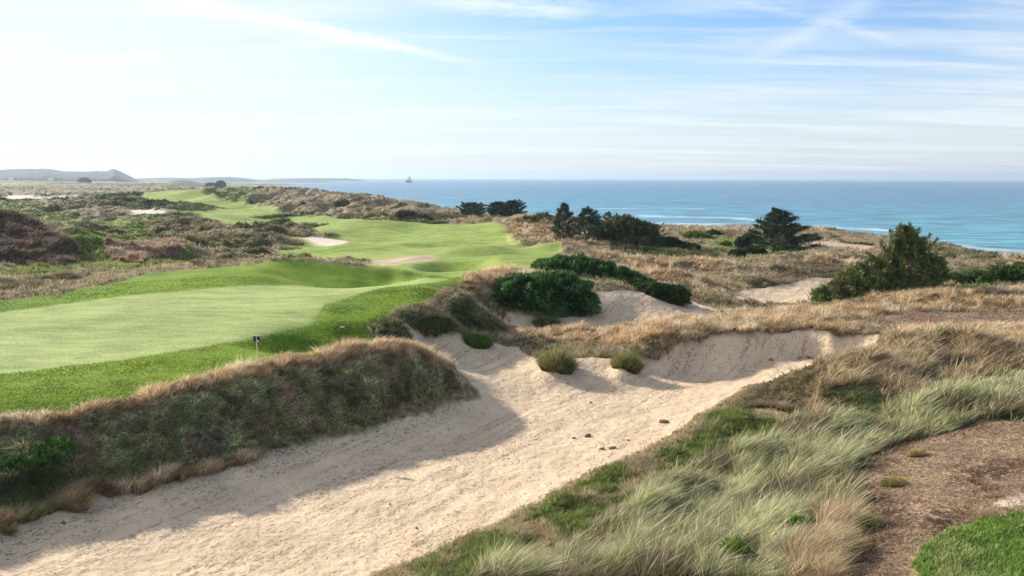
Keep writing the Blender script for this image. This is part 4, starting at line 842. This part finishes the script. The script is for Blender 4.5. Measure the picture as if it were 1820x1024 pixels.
coast = [PZ(*p) for p in [(1180,402,-1.4),(1400,407,-1.9),(1560,426,-2.3),(1650,436,-2.5),(1820,457,-3)]]
coast = [PD(470,343,400), PD(560,346,360), PD(650,353,300), PD(850,380,205), PD(1040,393,192)] + coast
dc, _ = seg_dist(wX, wY, coast, False)
shallow = np.exp(-dc / 330.)
wi = np.arange(wX.size).reshape(wX.shape); wq = np.stack([wi[:-1, :-1], wi[:-1, 1:], wi[1:, 1:], wi[1:, :-1]], -1).reshape(-1, 4)[:, ::-1]
sea = mesh_np('sea', np.stack([wX, wY, np.full(wX.shape, SEA)], -1).reshape(-1, 3), [wq], mat_sea(), attrs={'foam': foam, 'shallow': shallow}, smooth=True)
tag(sea, 'blue green sea with thin white surf lines', kind='structure')

# ------------------------------------------------------------------ far hills
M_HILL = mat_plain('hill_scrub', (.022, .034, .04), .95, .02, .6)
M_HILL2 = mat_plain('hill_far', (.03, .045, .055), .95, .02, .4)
def hill(name, prof, D, depth, mat, label, seed, rough=.05):
    us = np.linspace(prof[0][0], prof[-1][0], 260); vs = np.interp(us, [p[0] for p in prof], [p[1] for p in prof])
    ts = np.linspace(-1, 1, 40); V = []
    for u, v in zip(us, vs):
        p = PD(u, v, D); V.append([(p[0] * (1 + t * depth / D), D + t * depth, p[2]) for t in ts])
    V = np.array(V); base = SEA - 2
    t = ts[None, :]; env = np.sqrt(np.clip(1 - t ** 2, 0, 1)) ** .8
    top = V[..., 2] - base; nz = fbm(V[..., 0] / (D * .018), V[..., 1] / (D * .06), 4, seed) + .5 * fbm(V[..., 0] / (D * .0035), V[..., 1] / (D * .006), 4, seed + 3)
    V[..., 2] = base + top * env + nz * top * rough
    nu, nt = V.shape[:2]; ii = np.arange(nu * nt).reshape(nu, nt); f = np.stack([ii[:-1, :-1], ii[1:, :-1], ii[1:, 1:], ii[:-1, 1:]], -1).reshape(-1, 4)
    o = mesh_np(name, V.reshape(-1, 3), [f], mat, smooth=True); return tag(o, label, kind='structure')
hill('hills', [(-320,312),(-100,300),(0,303),(40,301),(80,300.5),(115,305),(150,306),(190,304.5),(200,300),(212,304),(228,312),(246,321),(262,330)], 2100, 420, M_HILL, 'wooded blue ridge on the left skyline', 3, .07)
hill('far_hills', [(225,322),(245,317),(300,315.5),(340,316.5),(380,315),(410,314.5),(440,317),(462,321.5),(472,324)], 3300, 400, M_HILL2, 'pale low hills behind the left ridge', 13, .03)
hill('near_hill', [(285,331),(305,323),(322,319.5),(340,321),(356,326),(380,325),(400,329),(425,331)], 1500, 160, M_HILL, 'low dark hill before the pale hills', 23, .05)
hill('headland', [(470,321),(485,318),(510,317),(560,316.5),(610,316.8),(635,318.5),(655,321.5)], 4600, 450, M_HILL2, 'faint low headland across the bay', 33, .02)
def xypad(): pass

M_WALL = mat_plain('pale_wall', (.78, .75, .70), .9, .4, .1); M_ROOF = mat_plain('house_roof', (.28, .22, .20), .9, .4, .15)
HL = ['leftmost', 'second', 'third', 'fourth', 'fifth', 'sixth', 'seventh', 'eighth', 'rightmost']
for i, (u, v, wd, hh) in enumerate([(22, 320, 7, 2.0), (50, 319.5, 5, 2.4), (66, 321, 6, 1.8), (92, 320, 9, 2.0), (112, 321.5, 5, 1.6), (140, 320.5, 7, 2.2), (158, 321.5, 5, 1.6), (183, 321, 8, 1.8), (206, 322, 5, 1.5)]):
    D = 1700 + 30 * (i % 3); p = PD(u, v, D); s_ = D / F; z0 = ground_at(p[0], D); r_ = empty('far_house', (p[0], D, z0), HL[i] + ' of the tiny pale houses under the left skyline ridge', 'house', 'far houses under the ridge')
    top_ = p[2] - z0 + 2.2 * s_; wd *= 1.2; V, f = box((0, 0, top_ / 2 - .5), (wd * s_, 9, top_ + 1)); mesh_np('wall', V, [f], M_WALL, None, r_)
    a, b = wd * s_ / 2 + .4, 5.; V = np.array([(-a, -b, top_), (a, -b, top_), (a, b, top_), (-a, b, top_), (-a, 0, top_ + 2.2), (a, 0, top_ + 2.2)]); mesh_np('roof', V, [np.array([(0, 1, 5, 4), (2, 3, 4, 5), (3, 2, 1, 0)]), np.array([(0, 4, 3), (1, 2, 5)])], M_ROOF, None, r_)

# ------------------------------------------------------------------ haze
bm_v = [(-13000, -300, -19), (13000, -300, -19), (13000, 13000, -19), (-13000, 13000, -19), (-13000, -300, 75), (13000, -300, 75), (13000, 13000, 75), (-13000, 13000, 75)]
me = bpy.data.meshes.new('haze'); me.from_pydata(bm_v, [], [(3, 2, 1, 0), (4, 5, 6, 7), (0, 1, 5, 4), (1, 2, 6, 5), (2, 3, 7, 6), (3, 0, 4, 7)])
hz = bpy.data.objects.new('haze', me); COL.objects.link(hz); tag(hz, 'thin blue sea haze', kind='stuff')
k = N('sea_haze'); pv = k.n('ShaderNodeVolumePrincipled'); pv.inputs['Density'].default_value = HAZE = .00014; pv.inputs['Color'].default_value = (.70, .86, 1, 1); pv.inputs['Anisotropy'].default_value = .35
k.l(pv.outputs[0], k.out.inputs['Volume']); me.materials.append(k.m)

# ------------------------------------------------------------------ sky and sun
SUN_EL = R(25.5); sx, sy = -.80, .60; SUN_AZ = math.atan2(sx, sy)
w = bpy.data.worlds.new('World'); SC.world = w; w.use_nodes = True; t = w.node_tree; t.nodes.clear()
class WN(N):
    def __init__(s): s.t = t
k = WN(); out = k.n('ShaderNodeOutputWorld')
sky = k.n('ShaderNodeTexSky', sky_type='NISHITA', sun_disc=False, sun_elevation=SUN_EL, sun_rotation=SUN_AZ, altitude=10, air_density=1.0, dust_density=.8, ozone_density=3.0)
b1 = k.n('ShaderNodeBackground'); b1.inputs[1].default_value = .115; k.l(sky.outputs[0], b1.inputs[0])
tc = k.n('ShaderNodeTexCoord'); sp = k.n('ShaderNodeSeparateXYZ'); k.l(tc.outputs['Generated'], sp.inputs[0])
den = k.math('ADD', k.math('MAXIMUM', sp.outputs[2], 0), .06)
px = k.math('DIVIDE', sp.outputs[0], den); py = k.math('DIVIDE', sp.outputs[1], den)
cb = k.n('ShaderNodeCombineXYZ'); k.l(px, cb.inputs[0]); k.l(py, cb.inputs[1])
def cpl(u, v):
    d = raydir(u, v); d = d / np.linalg.norm(d); q = max(d[2], 0) + .06; return np.array([d[0] / q, d[1] / q])
mp = k.n('ShaderNodeMapping'); mp.inputs['Rotation'].default_value = (0, 0, R(-14)); mp.inputs['Scale'].default_value = (.22, 1.1, 1); k.l(cb.outputs[0], mp.inputs[0])
c1 = k.noise(mp.outputs[0], 1.1, 7, .58, .7)
mp2 = k.n('ShaderNodeMapping'); mp2.inputs['Rotation'].default_value = (0, 0, R(18)); mp2.inputs['Scale'].default_value = (.35, 1.6, 1); k.l(cb.outputs[0], mp2.inputs[0])
c2 = k.noise(mp2.outputs[0], 2.3, 6, .6, .5)
cir = k.math('ADD', k.math('MULTIPLY', k.mr(c1, .44, .70, 0, 1), .62), k.math('MULTIPLY', k.mr(c2, .44, .72, 0, 1), .35))
# veil thickens towards the sun side and the horizon
veil = k.mr(sp.outputs[0], .15, -.55, .0, .9); veil.node.interpolation_type = 'SMOOTHSTEP'
low = k.mr(sp.outputs[2], .0, .20, .72, .0); low.node.interpolation_type = 'SMOOTHSTEP'
def inv(a): return k.math('SUBTRACT', 1.0, a)
tot = inv(k.math('MULTIPLY', k.math('MULTIPLY', inv(cir), inv(veil)), inv(low)))
wob = k.noise(cb.outputs[0], 1.6, 3, .5); det = k.noise(cb.outputs[0], 9, 5, .65)
def trail(p, q, wid, amt, o0, o1, ragged=.5):
    a, b = cpl(*p), cpl(*q); e = (b - a) / np.linalg.norm(b - a); nrm = np.array([-e[1], e[0]])
    dn_ = k.math('ADD', k.math('MULTIPLY', px, float(nrm[0])), k.math('MULTIPLY', py, float(nrm[1])))
    dn_ = k.math('SUBTRACT', dn_, float(nrm @ a)); dn_ = k.math('ADD', dn_, k.math('MULTIPLY', k.math('SUBTRACT', wob, .5), .18))
    al = k.math('ADD', k.math('MULTIPLY', px, float(e[0])), k.math('MULTIPLY', py, float(e[1]))); al = k.math('SUBTRACT', al, float(e @ a)); L = float(np.linalg.norm(b - a))
    m = k.mr(k.math('ADD', k.math('ABSOLUTE', dn_), k.math('MULTIPLY', k.math('SUBTRACT', det, .5), ragged * wid * 2)), 0, wid, 1, 0)
    en = k.math('MULTIPLY', k.mr(al, -o0 * L, 0, 0, 1), k.mr(al, L, L * (1 + o1), 1, 0))
    return k.math('MULTIPLY', k.math('MULTIPLY', m, en), amt)
hsv = k.n('ShaderNodeVectorMath', operation='MULTIPLY'); k.l(sky.outputs[0], hsv.inputs[0]); hsv.inputs[1].default_value = (.80, .96, 1.16); k.l(hsv.outputs[0], b1.inputs[0])
tr = None
for a in (((330, 5), (640, 68), .13, .95, .8, 1.1, .9), ((345, 14), (600, 70), .30, .35, .5, .8, 1.0), ((1530, 5), (1400, 75), .13, .27, .5, .8, .9), ((1340, 5), (1560, 66), .07, .20, .3, .5, .9), ((830, 5), (1000, 20), .22, .5, .6, .4, .9)):
    tr = trail(*a) if tr is None else inv(k.math('MULTIPLY', inv(tr), inv(trail(*a))))
b2 = k.n('ShaderNodeBackground'); b2.inputs[0].default_value = (.93, .968, 1.0, 1); k.l(k.math('ADD', k.math('MULTIPLY', cir, .13), .64), b2.inputs[1]); b3 = k.n('ShaderNodeBackground'); b3.inputs[0].default_value = (.97, .985, 1, 1); b3.inputs[1].default_value = .80
ms = k.n('ShaderNodeMixShader'); k.l(tot, ms.inputs[0]); k.l(b1.outputs[0], ms.inputs[1]); k.l(b2.outputs[0], ms.inputs[2]); ms2 = k.n('ShaderNodeMixShader'); k.l(tr, ms2.inputs[0]); k.l(ms.outputs[0], ms2.inputs[1]); k.l(b3.outputs[0], ms2.inputs[2]); k.l(ms2.outputs[0], out.inputs[0])
sl = bpy.data.lights.new('sun', 'SUN'); sl.energy = 4.7; sl.angle = R(.5); sl.color = (1, .93, .82)
so = bpy.data.objects.new('sun', sl); COL.objects.link(so)
sd = Vector((sx * math.cos(SUN_EL), sy * math.cos(SUN_EL), math.sin(SUN_EL))); so.rotation_euler = sd.to_track_quat('Z', 'Y').to_euler()

# ------------------------------------------------------------------ camera and view
cd = bpy.data.cameras.new('camera'); cd.sensor_width = 36; cd.lens = 36 * F / W0; cd.clip_start = .5; cd.clip_end = 40000
co = bpy.data.objects.new('camera', cd); COL.objects.link(co); SC.camera = co
mw = Matrix.Identity(4)
for i in range(3): mw[i][0] = rt[i]; mw[i][1] = up[i]; mw[i][2] = -fw[i]
mw[2][3] = CAMZ; co.matrix_world = mw
vs = SC.view_settings; vs.view_transform = 'Standard'; vs.look = 'None'; vs.gamma = 1; vs.exposure = .56
